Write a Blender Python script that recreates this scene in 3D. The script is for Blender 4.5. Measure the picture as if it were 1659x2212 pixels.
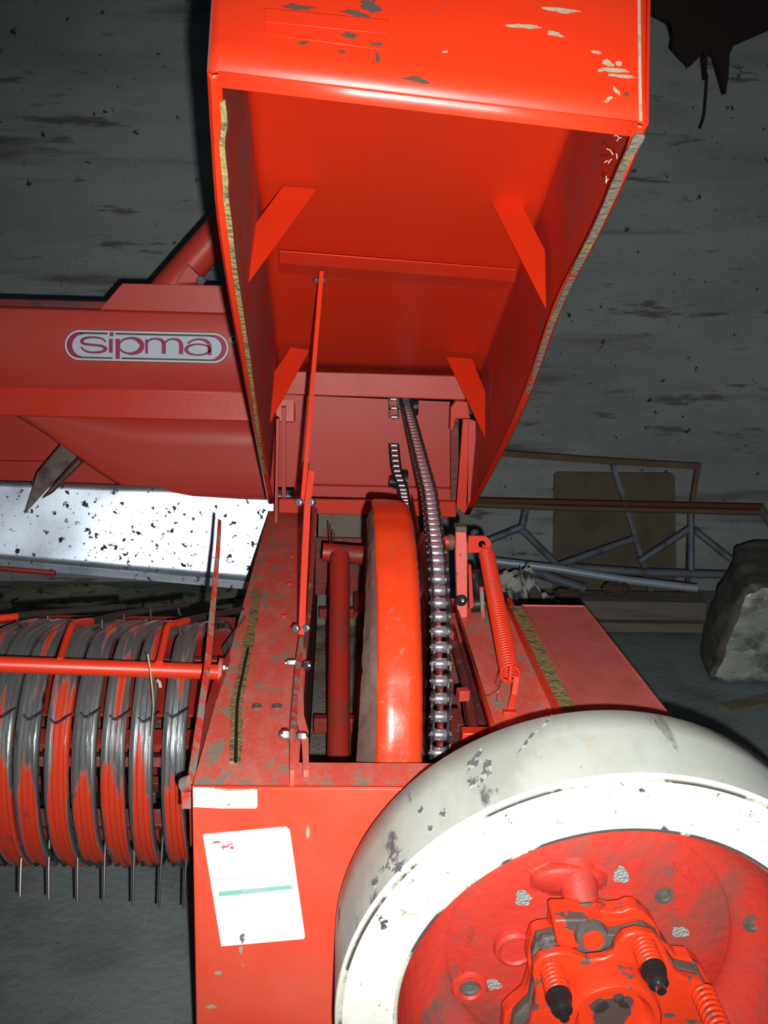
import bpy, bmesh, random
from math import *
from mathutils import Vector, noise, Matrix
random.seed(7)
for o in list(bpy.data.objects): bpy.data.objects.remove(o)
SC = bpy.context.scene
COL = SC.collection
V = Vector

# ------------------------------------------------------------------ camera
F_PX = 2150.0
CAM = V((0, 0, 1.65))
ya, pi_, ro = radians(3), radians(14), radians(1.8)
FW = V((sin(ya)*cos(pi_), cos(ya)*cos(pi_), -sin(pi_)))
_r0 = V((cos(ya), -sin(ya), 0)); _u0 = _r0.cross(FW)
RT = _r0*cos(ro) + _u0*sin(ro)
UP = _u0*cos(ro) - _r0*sin(ro)
cd = bpy.data.cameras.new('camera'); cam = bpy.data.objects.new('camera', cd); COL.objects.link(cam)
cam.matrix_world = Matrix(((RT.x, UP.x, -FW.x, CAM.x), (RT.y, UP.y, -FW.y, CAM.y), (RT.z, UP.z, -FW.z, CAM.z), (0, 0, 0, 1)))
cd.sensor_fit = 'VERTICAL'; cd.sensor_height = 32; cd.lens = F_PX/2212*32; cd.clip_start = .02
SC.camera = cam
# ------------------------------------------------------------------ light
w = bpy.data.worlds.new('world'); SC.world = w; w.use_nodes = True
w.node_tree.nodes['Background'].inputs[0].default_value = (.45, .62, .75, 1)
w.node_tree.nodes['Background'].inputs[1].default_value = .035
ld = bpy.data.lights.new('flash', 'SPOT'); ld.energy = 225; ld.spot_size = radians(86); ld.spot_blend = .85
ld.shadow_soft_size = .008; ld.color = (1, .99, .97)
fl = bpy.data.objects.new('camera_flash', ld); COL.objects.link(fl)
fl.location = CAM + V((.035, 0, -.05))
fl.rotation_euler = (V(FW)+V((.045, 0, .01))).to_track_quat('-Z', 'Y').to_euler()
SC.view_settings.view_transform = 'Standard'; SC.view_settings.look = 'None'
SC.view_settings.exposure = 0.0; SC.view_settings.gamma = 1; SC.view_settings.use_curve_mapping = False

# ------------------------------------------------------------------ where things stand
def ray(x, y): return FW + RT*((x-829.5)/F_PX) - UP*((y-1106)/F_PX)
def at(x, y, Y): d = ray(x, y); return CAM + d*((Y-CAM.y)/d.y)
def atz(x, y, z): d = ray(x, y); return CAM + d*((z-CAM.z)/d.z)
def atx(x, y, X): d = ray(x, y); return CAM + d*((X-CAM.x)/d.x)
def hit(x, y, P, N): d = ray(x, y); return CAM + d*((P-CAM).dot(N)/d.dot(N))

# ------------------------------------------------------------------ materials
def mat(name, base, rough=.5, metal=0, layers=(), bump=0, bscale=40, spec=.5, bstretch=(1, 1, 1), coat=0):
    m = bpy.data.materials.new(name); m.use_nodes = True; nt = m.node_tree; N = nt.nodes; L = nt.links
    b = N['Principled BSDF']; b.inputs['Metallic'].default_value = metal
    b.inputs['Specular IOR Level'].default_value = spec
    if coat: b.inputs['Coat Weight'].default_value = coat; b.inputs['Coat Roughness'].default_value = .15
    tc = N.new('ShaderNodeTexCoord')
    col = None; ro_ = None; me_ = None
    def rgb(c): return (c[0], c[1], c[2], 1)
    b.inputs['Base Color'].default_value = rgb(base); b.inputs['Roughness'].default_value = rough
    cs = rgb(base); rs = rough; ms = metal
    for i, ly in enumerate(layers):
        c, sc, th, so, st = ly[:5]
        r2 = ly[5] if len(ly) > 5 else rough
        m2 = ly[6] if len(ly) > 6 else 0
        mp = N.new('ShaderNodeMapping'); L.new(tc.outputs['Object'], mp.inputs[0])
        mp.inputs['Scale'].default_value = st; mp.inputs['Location'].default_value = (i*3.7+len(name)*.37, i*1.9+.5, i*5.3)
        nz = N.new('ShaderNodeTexNoise'); nz.inputs['Scale'].default_value = sc; nz.inputs['Detail'].default_value = 7
        nz.inputs['Roughness'].default_value = .62
        L.new(mp.outputs[0], nz.inputs['Vector'])
        rp = N.new('ShaderNodeMapRange'); rp.inputs[1].default_value = th; rp.inputs[2].default_value = th+so
        L.new(nz.outputs['Fac'], rp.inputs[0])
        mx = N.new('ShaderNodeMix'); mx.data_type = 'RGBA'; L.new(rp.outputs[0], mx.inputs[0])
        if isinstance(cs, tuple): mx.inputs[6].default_value = cs
        else: L.new(cs, mx.inputs[6])
        mx.inputs[7].default_value = rgb(c); cs = mx.outputs[2]
        mr = N.new('ShaderNodeMix'); L.new(rp.outputs[0], mr.inputs[0])
        if isinstance(rs, float): mr.inputs[2].default_value = rs
        else: L.new(rs, mr.inputs[2])
        mr.inputs[3].default_value = r2; rs = mr.outputs[0]
        if m2 != metal or not isinstance(ms, (int, float)):
            mm = N.new('ShaderNodeMix'); L.new(rp.outputs[0], mm.inputs[0])
            if isinstance(ms, (int, float)): mm.inputs[2].default_value = ms
            else: L.new(ms, mm.inputs[2])
            mm.inputs[3].default_value = m2; ms = mm.outputs[0]
    if layers:
        L.new(cs, b.inputs['Base Color']); L.new(rs, b.inputs['Roughness'])
        if not isinstance(ms, (int, float)): L.new(ms, b.inputs['Metallic'])
    if bump:
        mp = N.new('ShaderNodeMapping'); L.new(tc.outputs['Object'], mp.inputs[0]); mp.inputs['Scale'].default_value = bstretch
        nz = N.new('ShaderNodeTexNoise'); nz.inputs['Scale'].default_value = bscale; nz.inputs['Detail'].default_value = 5
        L.new(mp.outputs[0], nz.inputs['Vector'])
        bp = N.new('ShaderNodeBump'); bp.inputs['Strength'].default_value = bump; bp.inputs['Distance'].default_value = .01
        L.new(nz.outputs['Fac'], bp.inputs['Height']); L.new(bp.outputs[0], b.inputs['Normal'])
    return m

RED = (.74, .040, .012)
DUST = (.17, .15, .12)
BROWN = (.16, .07, .05)
red = mat('red_paint', RED, .38, layers=[((.60, .045, .025), 6, .5, .3, (1, 1, 1), .5), (DUST, 45, .70, .05, (1, 1, 1), .8)], bump=.05, bscale=25)
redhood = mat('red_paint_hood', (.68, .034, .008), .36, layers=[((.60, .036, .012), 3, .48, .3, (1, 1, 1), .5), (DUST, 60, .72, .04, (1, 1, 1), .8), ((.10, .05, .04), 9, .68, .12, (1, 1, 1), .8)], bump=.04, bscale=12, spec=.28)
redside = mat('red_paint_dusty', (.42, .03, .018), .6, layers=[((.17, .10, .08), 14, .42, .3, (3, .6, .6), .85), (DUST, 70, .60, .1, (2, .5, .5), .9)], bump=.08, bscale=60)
redfar = mat('red_paint_dull', (.62, .055, .040), .42, layers=[((.56, .07, .052), 4, .45, .3, (1, 1, 1), .5)], bump=.03, bscale=8)  # red paled and dulled to carry distance haze, with some dust
reddeck = mat('red_deck_dirty', (.80, .120, .082), .5, layers=[((.72, .20, .15), 9, .45, .2, (2.5, 1, 1), .7), ((.29, .25, .19), 11, .53, .10, (2.6, 1, 1), .9), ((.32, .28, .21), 40, .60, .08, (3, 1, 1), .9)], bump=.15, bscale=60, bstretch=(2.5, 1, 1))
redfender = mat('red_fender_matt', (.52, .105, .090), .55, layers=[((.62, .14, .12), 7, .42, .25, (1, 1, 1), .6), ((.22, .06, .045), 90, .66, .06, (1, 1, 1), .8)], bump=.04)
redpanel = mat('red_front_panel', (.80, .075, .036), .42, layers=[((.80, .125, .075), 3, .45, .3, (1, 1, 1), .4), ((.35, .15, .10), 22, .74, .03, (1, 1, 1), .8)], bump=.03, bscale=10)
redweb = mat('red_cast_iron', (.60, .048, .030), .5, layers=[((.32, .07, .05), 8, .50, .15, (1, 1, 1), .7), ((.12, .09, .08), 10, .60, .10, (1, 1, 1), .8)], bump=.25, bscale=55)
redclutch = mat('red_clutch', (.80, .050, .013), .35, layers=[((.10, .085, .075), 30, .60, .03, (1, 1, 1), .6)], bump=.15, bscale=40)
redworn = mat('red_worn_bar', (.62, .05, .03), .5, layers=[((.25, .23, .20), 30, .46, .08, (1, 1, .4), .7)], bump=.2, bscale=80)
redrim = mat('red_rim', (.80, .055, .012), .30, layers=[((.55, .06, .03), 8, .52, .15, (1, 1, 1), .5), ((.24, .17, .12), 32, .66, .05, (1, 1, 1), .8), ((.30, .12, .08), 60, .60, .12, (1, 1, 1), .7)], bump=.22, bscale=14)
rimside = mat('rim_side_dust', (.11, .050, .042), .85, layers=[((.15, .10, .085), 14, .50, .2, (1, 1, 1), .9), ((.24, .05, .035), 10, .60, .1, (1, 1, 1), .7)], bump=.4, bscale=40)
reddark = mat('red_dark_greasy', (.26, .025, .02), .5, layers=[((.07, .045, .04), 14, .44, .2, (1, 1, 1), .6), (DUST, 30, .60, .1, (1, 1, 1), .8)], bump=.2, bscale=50)
redtube = mat('red_tube', (.36, .022, .012), .45, layers=[((.18, .03, .025), 8, .46, .2, (1, 1, 1), .6), ((.05, .04, .035), 24, .66, .05, (1, 1, 1), .7)], bump=.1)
dustmat = mat('bay_dust', (.19, .175, .14), .95, layers=[((.30, .08, .06), 10, .57, .06, (1, 1, 1), .8), ((.22, .20, .14), 90, .58, .08, (1, 4, 1), .9)], bump=.6, bscale=70)
foam = mat('foam_seal', (.30, .24, .08), .9, layers=[((.10, .09, .06), 40, .50, .15, (1, 1, 1), .9), ((.40, .35, .24), 80, .58, .1, (1, 1, 1), .9)], bump=.8, bscale=120)
sealgrey = mat('seal_grey', (.17, .15, .11), .9, layers=[((.55, .05, .02), 26, .58, .04, (1, 1, 1), .5), ((.26, .20, .07), 12, .58, .08, (1, 1, 1), .9)], bump=.6, bscale=90)
galv = mat('galvanised_sheet', (.62, .70, .80), .44, .90, layers=[((.52, .60, .70), 5, .45, .2, (1, 1, 1), .38, .90), ((.03, .025, .03), 34, .595, .03, (1, 1, 1), .8, 0), ((.03, .025, .03), 100, .655, .02, (1, 1, 1), .8, 0)], bump=.05, bscale=6)
steel = mat('bare_steel', (.62, .64, .68), .25, 1, bump=.05)
zinc = mat('zinc_bolt', (.66, .70, .74), .3, 1)
blade = mat('grey_blade', (.38, .37, .34), .5, .4, layers=[((.16, .13, .11), 9, .45, .2, (1, 1, 1), .6, .5)])
chainmat = mat('chain_plate', (.055, .042, .042), .40, .5, layers=[((.03, .02, .018), 60, .5, .2, (1, 1, 1), .5, .3)], bump=.2, bscale=120)
rollm = mat('chain_roller', (.60, .59, .64), .24, .80)
black = mat('black_grease', (.018, .016, .016), .4, bump=.3, bscale=60)
hole = mat('dark_hole', (.010, .009, .009), .8)  # near-black colour for the shade inside a hole
grey = mat('grey_part', (.10, .095, .085), .6, layers=[((.16, .15, .13), 30, .5, .2, (1, 1, 1), .7)], bump=.3)
white = mat('white_paint_face', (.86, .87, .80), .5, layers=[((.70, .70, .58), 11, .52, .15, (1, 1, 1), .6), ((.08, .08, .08), 24, .640, .02, (1, 1, 1), .7), ((.36, .33, .24), 50, .64, .05, (1, 1, 1), .7)], bump=.12, bscale=30)
whiterim = mat('white_paint_rim', (.62, .67, .60), .5, layers=[((.46, .50, .44), 5, .46, .15, (1, .5, 1), .6), ((.16, .16, .17), 20, .625, .06, (1, .35, 1), .7), ((.30, .30, .28), 6, .60, .05, (1, .25, 1), .7), ((.62, .56, .40), 9, .62, .1, (1, 1, 1), .6)], bump=.06, bscale=20)  # greenish grey in the white carries the rim's shade, besides real scuffs
paper = mat('paper', (.90, .92, .90), .6)
pink = mat('print_pink', (.72, .12, .20), .6)
faint = mat('print_faint', (.74, .50, .58), .6)
cyan = mat('print_cyan', (.24, .60, .47), .6)
paleblue = mat('print_pale', (.80, .88, .90), .6)
lgcream = mat('logo_cream', (.80, .76, .68), .5)
lgpale = mat('logo_pale', (.62, .70, .80), .5)
lgmag = mat('logo_magenta', (.42, .012, .09), .5)
lgdark = mat('logo_dark', (.07, .05, .06), .5)
chip = mat('bare_chip', (.42, .50, .48), .5, .3, bump=.8, bscale=200)
glue = mat('glue_mark', (.42, .36, .26), .8, layers=[((.25, .17, .10), 60, .5, .2, (1, 1, 1), .8)])
scar = mat('dirt_mark', (.08, .055, .05), .8)
smear = mat('grease_smear', (.17, .18, .19), .7, layers=[((.60, .64, .58), 60, .52, .05, (1, 1, 1), .6)])
strapm = mat('pickup_strap', (.36, .37, .38), .30, 1, layers=[((.10, .10, .09), 10, .46, .2, (6, 1, 1), .5, .7), ((.55, .045, .02), 7, .535, .03, (5, .7, .7), .4, 0), ((.03, .03, .03), 34, .62, .06, (2, .6, .6), .6, .3)], bump=.12, bscale=30, bstretch=(4, 1, 1))
def strap_mat():
    m = mat('pickup_strap', (.33, .34, .34), .36, .75, bump=.10, bscale=30, bstretch=(5, 1, 1)); nt = m.node_tree; N = nt.nodes; L = nt.links; b = N['Principled BSDF']
    tc = N.new('ShaderNodeTexCoord'); sp = N.new('ShaderNodeSeparateXYZ'); L.new(tc.outputs['Object'], sp.inputs[0])
    def nz(sc, st, loc):
        oi = N.new('ShaderNodeObjectInfo'); mp = N.new('ShaderNodeMapping'); mp.inputs['Scale'].default_value = st; L.new(tc.outputs['Object'], mp.inputs[0])
        ad = N.new('ShaderNodeVectorMath'); ad.operation = 'MULTIPLY_ADD'; L.new(oi.outputs['Random'], ad.inputs[0]); ad.inputs[1].default_value = (9, 9, 9); L.new(mp.outputs[0], ad.inputs[2])
        n = N.new('ShaderNodeTexNoise'); n.inputs['Scale'].default_value = sc; n.inputs['Detail'].default_value = 6; L.new(ad.outputs[0], n.inputs['Vector']); return n.outputs['Fac']
    def mr(i, a, b_, c=0, d=1):
        n = N.new('ShaderNodeMapRange'); n.interpolation_type = 'SMOOTHSTEP'; L.new(i, n.inputs[0]); n.inputs[1].default_value = a; n.inputs[2].default_value = b_; n.inputs[3].default_value = c; n.inputs[4].default_value = d; return n.outputs[0]
    def ma(op, a, b_):
        n = N.new('ShaderNodeMath'); n.operation = op
        for k, q in enumerate((a, b_)):
            if isinstance(q, (int, float)): n.inputs[k].default_value = q
            else: L.new(q, n.inputs[k])
        return n.outputs[0]
    low = mr(sp.outputs['Z'], .40, .24)                      # paint survives on the lower half
    ab = ma('ABSOLUTE', ma('ADD', sp.outputs['X'], .030), 0)
    cen = mr(ab, .012, .004)                                 # and in the groove along the middle
    n1 = nz(9, (5, .5, .5), 0)
    score = ma('ADD', ma('ADD', ma('MULTIPLY', ma('MULTIPLY', low, mr(ab, .026, .012)), .30), ma('MULTIPLY', cen, .10)), n1)
    fac = mr(score, .60, .68)
    mud = mr(ma('ADD', nz(12, (1.5, 1, 1), 0), ma('ADD', ma('MULTIPLY', mr(sp.outputs['Z'], .16, .03), .30), ma('MULTIPLY', mr(ab, .018, .024), .06))), .64, .78)
    cm = N.new('ShaderNodeMix'); cm.data_type = 'RGBA'; L.new(fac, cm.inputs[0]); cm.inputs[6].default_value = (.34, .36, .36, 1); cm.inputs[7].default_value = (.62, .05, .02, 1)
    c2 = N.new('ShaderNodeMix'); c2.data_type = 'RGBA'; L.new(mud, c2.inputs[0]); L.new(cm.outputs[2], c2.inputs[6]); c2.inputs[7].default_value = (.07, .06, .05, 1)
    L.new(c2.outputs[2], b.inputs['Base Color'])
    L.new(ma('MULTIPLY', ma('SUBTRACT', 1, fac), .78), b.inputs['Metallic']); L.new(mr(nz(8, (5, .8, .8), 0), .35, .65, .20, .40), b.inputs['Roughness'])
    return m
strapm = strap_mat()
strapred = mat('pickup_strap_painted', (.60, .04, .018), .35, 0, layers=[((.12, .12, .11), 12, .50, .08, (6, .7, .7), .4, .7)], bump=.1, bscale=30)
tinem = mat('tine_wire', (.24, .22, .21), .35, .9)
darkwire = mat('dark_wire', (.055, .045, .045), .5, .4)
straw = mat('straw', (.50, .42, .24), .8)
hay = mat('hay_mat', (.30, .31, .22), .95, layers=[((.42, .40, .27), 60, .52, .1, (1, 3, 1), .9), ((.025, .025, .02), 14, .55, .1, (1, 1, 1), .9)], bump=1, bscale=90)
wallm = mat('plaster', (.29, .32, .315), .95, layers=[((.20, .225, .215), 1.6, .42, .25, (.5, 1, 1.3), .95), ((.095, .095, .09), 1.5, .56, .12, (.35, 1, 3.4), .95), ((.12, .12, .115), 5, .60, .06, (.5, 1, 3), .95), ((.03, .03, .03), 17, .655, .03, (1, 1, 1), .95), ((.04, .035, .03), 55, .655, .03, (1, 1, 1.4), .95)], bump=.8, bscale=9, bstretch=(.6, 1, 1.6))
floorm = mat('concrete', (.225, .27, .275), .9, layers=[((.15, .175, .18), 3, .45, .2, (1, 1, 1), .9), ((.17, .18, .17), 30, .64, .08, (1, 1, 1), .9), ((.035, .035, .03), 60, .66, .05, (1, 1, 1), .9)], bump=.4, bscale=40)
rust = mat('rusty_tube', (.12, .075, .045), .7, layers=[((.14, .12, .07), 12, .5, .2, (1, 1, 1), .8)], bump=.3)
rustred = mat('rust_red', (.13, .03, .02), .7, bump=.3)
bluetube = mat('blue_grey_tube', (.14, .16, .20), .55, .2, layers=[((.06, .06, .07), 14, .5, .2, (1, 1, 1), .7)], bump=.2)
lightpipe = mat('light_pipe', (.34, .42, .50), .45, .3, layers=[((.14, .14, .14), 20, .6, .1, (1, 1, 1), .7)])
boardm = mat('brown_board', (.125, .105, .072), .85, layers=[((.09, .075, .052), 6, .5, .2, (1, 1, 1), .9)], bump=.2)
plankm = mat('old_plank', (.17, .155, .125), .9, layers=[((.10, .09, .07), 10, .5, .2, (.3, 4, 4), .9), ((.15, .08, .04), 5, .62, .1, (.3, 2, 2), .9)], bump=.5, bscale=20, bstretch=(.3, 4, 4))
plastic = mat('plastic_wrap', (.34, .40, .35), .34, layers=[((.13, .14, .10), 5, .50, .12, (1, 1, 1.5), .5), ((.48, .54, .46), 9, .56, .1, (1, 1, 2), .3), ((.06, .06, .045), 16, .62, .05, (.6, 1, 2.5), .5)], bump=1, bscale=7, bstretch=(1, 1, 2))
sackm = mat('torn_sack', (.36, .36, .33), .85, layers=[((.06, .045, .04), 7, .52, .05, (1, 1, 1), .9)], bump=.6, bscale=20)
darkcloth = mat('dark_cloth', (.020, .012, .009), .95, bump=.8, bscale=15)
leafm = mat('rusty_scrap', (.085, .05, .03), .9, layers=[((.03, .03, .02), 30, .5, .2, (1, 1, 1), .9)], bump=.5)

# ------------------------------------------------------------------ mesh tools
WLOC = {}
class M:
    def __init__(s): s.v = []; s.f = []; s.mi = []
    def add(s, vs, fs, mi=0):
        n = len(s.v); s.v += [V(p) for p in vs]; s.f += [tuple(i+n for i in f) for f in fs]; s.mi += [mi]*len(fs); return s
    def box(s, c, d, R=None, mi=0):
        c = V(c); h = V(d)/2
        vs = []
        for x in (-1, 1):
            for y in (-1, 1):
                for z in (-1, 1):
                    p = V((x*h.x, y*h.y, z*h.z)); vs.append(c+(R@p if R else p))
        return s.add(vs, [(0, 1, 3, 2), (4, 6, 7, 5), (0, 4, 5, 1), (2, 3, 7, 6), (0, 2, 6, 4), (1, 5, 7, 3)], mi)
    def slab(s, P, off, mi=0):
        P = [V(p) for p in P]; off = V(off); n = len(P)
        fs = [tuple(range(n)), tuple(range(2*n-1, n-1, -1))] + [(i, (i+1) % n, (i+1) % n+n, i+n) for i in range(n)]
        return s.add(P+[p+off for p in P], fs, mi)
    def grid(s, rows, cu=False, cv=False, mi=0):
        a = len(rows); b = len(rows[0]); fs = []
        for i in range(a if cu else a-1):
            for j in range(b if cv else b-1):
                i2 = (i+1) % a; j2 = (j+1) % b
                fs.append((i*b+j, i*b+j2, i2*b+j2, i2*b+j))
        return s.add([p for r in rows for p in r], fs, mi)
    def tube(s, pts, r, seg=12, mi=0, flat=None):
        pts = [V(p) for p in pts]; rows = []; n = len(pts); prev = None
        rr = r if isinstance(r, (list, tuple)) else [r]*n
        for i in range(n):
            t = (pts[min(i+1, n-1)]-pts[max(i-1, 0)]).normalized()
            if prev is None:
                a = V((0, 0, 1)) if abs(t.z) < .9 else V((1, 0, 0)); u = t.cross(a).normalized()
            else:
                u = (prev-t*prev.dot(t)).normalized()
            prev = u; w_ = t.cross(u)
            rows.append([pts[i]+(u*cos(2*pi*k/seg)+w_*sin(2*pi*k/seg))*rr[i] for k in range(seg)])
        s.grid(rows, cv=True, mi=mi); b = len(s.v)-n*seg
        s.f.append(tuple(b+k for k in range(seg))[::-1]); s.f.append(tuple(b+(n-1)*seg+k for k in range(seg))); s.mi += [mi, mi]
        return s
    def lathe(s, prof, o, ax, seg=64, mi=0, close=False):
        o = V(o); ax = V(ax).normalized(); a = V((0, 0, 1)) if abs(ax.z) < .9 else V((1, 0, 0))
        u = a.cross(ax).normalized(); w_ = ax.cross(u)
        pr = prof+[prof[0]] if close else prof
        rows = [[o+ax*h+(u*cos(2*pi*k/seg)+w_*sin(2*pi*k/seg))*max(r, 1e-5) for k in range(seg)] for r, h in pr]
        return s.grid(rows, cv=True, mi=mi)
    def cyl(s, a, b, r, seg=16, mi=0):
        a = V(a); b = V(b); L = (b-a).length
        return s.lathe([(0, 0), (r, 0), (r, L), (0, L)], a, b-a, seg, mi)
    def ribbon(s, pts, wd, nrm, th=.001, mi=0):
        """flat strip through 3D points, lying square to nrm, as a thin solid"""
        pts = [V(p) for p in pts]; nrm = V(nrm).normalized(); n = len(pts); rows = []
        ww = wd if isinstance(wd, (list, tuple)) else [wd]*n
        for i in range(n):
            t = (pts[min(i+1, n-1)]-pts[max(i-1, 0)]).normalized(); sd = t.cross(nrm).normalized()*ww[i]/2
            rows.append([pts[i]-sd, pts[i]+sd, pts[i]+sd+nrm*th, pts[i]-sd+nrm*th])
        s.grid(rows, cv=True, mi=mi); b = len(s.v)-n*4
        s.f.append((b, b+1, b+2, b+3)); s.f.append((b+(n-1)*4+3, b+(n-1)*4+2, b+(n-1)*4+1, b+(n-1)*4)); s.mi += [mi, mi]
        return s
    def build(s, name, mats, parent=None, label=None, ang=35, bevel=0, solid=0, sub=0, stuff=False):
        lo = V((min(p[i] for p in s.v) for i in range(3))); hi = V((max(p[i] for p in s.v) for i in range(3)))
        org = V(((lo.x+hi.x)/2, (lo.y+hi.y)/2, lo.z))
        me = bpy.data.meshes.new(name); me.from_pydata([p-org for p in s.v], [], s.f)
        if not isinstance(mats, (list, tuple)): mats = [mats]
        for m in mats: me.materials.append(m)
        for p, i in zip(me.polygons, s.mi): p.material_index = i
        me.validate(); me.update()
        bm = bmesh.new(); bm.from_mesh(me); bmesh.ops.recalc_face_normals(bm, faces=bm.faces); bm.to_mesh(me); bm.free()
        me.shade_smooth(); me.set_sharp_from_angle(angle=radians(ang))
        o = bpy.data.objects.new(name, me); COL.objects.link(o)
        if parent: o.parent = parent; o.location = org-WLOC[parent]
        else: o.location = org
        WLOC[o] = org
        if label: o['label'] = label
        if stuff: o['kind'] = 'stuff'
        if solid:
            k = o.modifiers.new('solid', 'SOLIDIFY'); k.thickness = solid; k.offset = 0
        if bevel:
            k = o.modifiers.new('bevel', 'BEVEL'); k.width = bevel; k.segments = 2; k.limit_method = 'ANGLE'; k.angle_limit = radians(40); k.harden_normals = False
        if sub:
            k = o.modifiers.new('sub', 'SUBSURF'); k.levels = sub; k.render_levels = sub
        return o
def tag(o, label, cat, group=None):
    o['label'] = label; o['category'] = cat
    if group: o['group'] = group
    return o
def struct(o): o['kind'] = 'structure'; return o
def empty(name, loc, label, cat):
    o = bpy.data.objects.new(name, None); COL.objects.link(o); o.location = loc; WLOC[o] = V(loc); o.empty_display_size = .1
    return tag(o, label, cat)
def blob(cx, cy, rx, ry, n=12, j=.3, rot=0):
    out = []
    for k in range(n):
        a = 2*pi*k/n; r = 1+random.uniform(-j, j)
        x, y = rx*r*cos(a), ry*r*sin(a)
        out.append((cx+x*cos(rot)-y*sin(rot), cy+x*sin(rot)+y*cos(rot)))
    return out
def catmull(P, n=6):
    P = [V(p) for p in P]; out = []
    for i in range(len(P)-1):
        a, b, c, d = P[max(i-1, 0)], P[i], P[i+1], P[min(i+2, len(P)-1)]
        for k in range(n):
            t = k/n
            out.append(.5*((2*b)+(c-a)*t+(2*a-5*b+4*c-d)*t*t+(3*b-a-3*c+d)*t**3))
    out.append(P[-1]); return out
def bolt(m, p, ax, r=.008, h=.006, mi=0, shaft=None):
    p = V(p); ax = V(ax).normalized()
    m.lathe([(0, 0), (r, 0), (r, h*.8), (r*.85, h), (0, h)], p, ax, 6, mi)
    m.cyl(p+ax*h, p+ax*(h+.003), r*.5, 10, mi)
def wn(p, s=1): return noise.noise(V(p)*s)

# ================================================================== the shed
m = M(); rows = []
for i in range(90):
    z = -.0+4.2*i/89
    rows.append([V((-3+8*j/149, 5.0+.05*wn((j*.06, 1, i*.22))+.035*wn((j*.03+9, 4, i*.5+7))+.012*wn((j*.4, 2, i*.6)), z)) for j in range(150)])
struct(m.grid(rows).build('wall_back', wallm, ang=60))
m = M(); rows = []
for i in range(60):
    rows.append([V((-3+8*j/79, -1+6.1*i/59, .006*wn((j*.2, i*.2, 3)))) for j in range(80)])
struct(m.grid(rows).build('floor', floorm, ang=60))

# ================================================================== the baler
BAL = empty('baler', (.2, 1.5, 0), 'red hay baler with its side hood lifted, white rimmed flywheel and ringed pickup', 'baler')
ZD = .805
# ---- front panel, deck
YF = 1.49
XL = -.224; XR = .66
m = M().slab([(XL, YF, .12), (XR, YF, .12), (XR, YF, ZD), (XL, YF, ZD)], (0, .006, 0))
fp = m.build('front_panel', redpanel, BAL, bevel=.003)
zs = ZD
m = M().slab([(XL, YF+.006, zs), (XL, 3.36, zs), (-.058, 3.36, zs), (-.051, 1.578, zs), (.36, 1.578, zs), (.36, YF+.006, zs)], (0, 0, -.005))
dl = m.build('deck_plate', reddeck, BAL, 'dirt-streaked red deck plate', bevel=.0015)
for (x, y) in ((630, 1203), (625, 1262), (613, 1332)): M().lathe([(0, .006), (.006, .005), (.009, 0)], atz(x, y, zs), (0, 0, 1), 12).build('rivet', red, dl)
for (x, y) in ((555, 1528), (598, 1528)):
    m = M(); p = atz(x, y, zs); m.lathe([(.0035, .004), (.010, .004), (.011, 0)], p, (0, 0, 1), 14); m.lathe([(0, .001), (.0035, .001)], p, (0, 0, 1), 12)
    m.build('bolt_hole', grey, dl)
pts = [atz(x, y, zs+.001) for x, y in ((556, 1275), (550, 1320), (541, 1370), (531, 1425), (521, 1475), (513, 1515), (508, 1528), (511, 1545), (511, 1590), (508, 1650))]
pts = catmull(pts, 3)
M().ribbon(pts, [.020+.004*sin(i*2.1)+.004*wn((i*.5, 0, 0)) for i in range(len(pts))], (0, 0, 1), .005).build('foam_seal', foam, dl, 'worn yellow foam strip', ang=20)
pts = [atz(x, y, zs+.006) for x, y in ((536, 1400), (526, 1448), (514, 1510), (511, 1560), (509, 1648))]
M().ribbon(catmull(pts, 3), .006, (0, 0, 1), .0015).build('seal_slit', black, dl)
# deck inner side (slot wall) and the bay behind the front panel
M().slab([(-.054, 1.578, zs-.006), (-.056, 3.3, zs-.006), (-.056, 3.3, .40), (-.054, 1.578, .40)], (-.004, 0, 0)).build('inner_side_plate', reddark, BAL)
m = M(); rows = [[V((-.05+.62*j/20, 1.52+1.9*i/50, .42+.02*wn((j*.4, i*.4, 0)))) for j in range(21)] for i in range(51)]
cb = m.grid(rows).build('chamber_floor', dustmat, BAL, 'dusty chamber floor strewn with chaff')
for (y, z, h) in ((3.05, .55, .03), (2.35, .50, .04)): M().box((.10, y, z), (.28, .03, h)).build('cross_member', redtube, BAL, bevel=.003)
m = M().slab([(-.05, 3.28, .42), (.26, 3.28, .42), (.26, 3.28, zs+.02), (-.05, 3.28, zs+.02)], (0, .006, 0))
m.build('rear_bay_plate', dustmat, BAL)
M().box((.05, 3.20, .66), (.22, .012, .20)).box((.12, 3.0, .60), (.10, .2, .012)).build('bay_bracket', reddark, BAL, bevel=.002)
# shaft tube in the bay with its cross tube
a = at(731, 1665, 2.12); b = at(734, 1200, 2.62)
m = M().tube([a+(a-b)*.15, a, b], .0275, 28)
dt = m.build('drive_tube', redtube, BAL, 'greasy dark red tube')
M().cyl(at(697, 1193, 2.64), at(785, 1200, 2.64), .026, 28).build('cross_tube', redtube, BAL)
M().tube([at(712, 1130, 2.7), at(714, 1165, 2.7), at(715, 1260, 2.75)], .002, 6).tube([at(708, 1290, 2.7), at(722, 1150, 2.7)], .002, 6).build('wire', steel, BAL)

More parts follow.
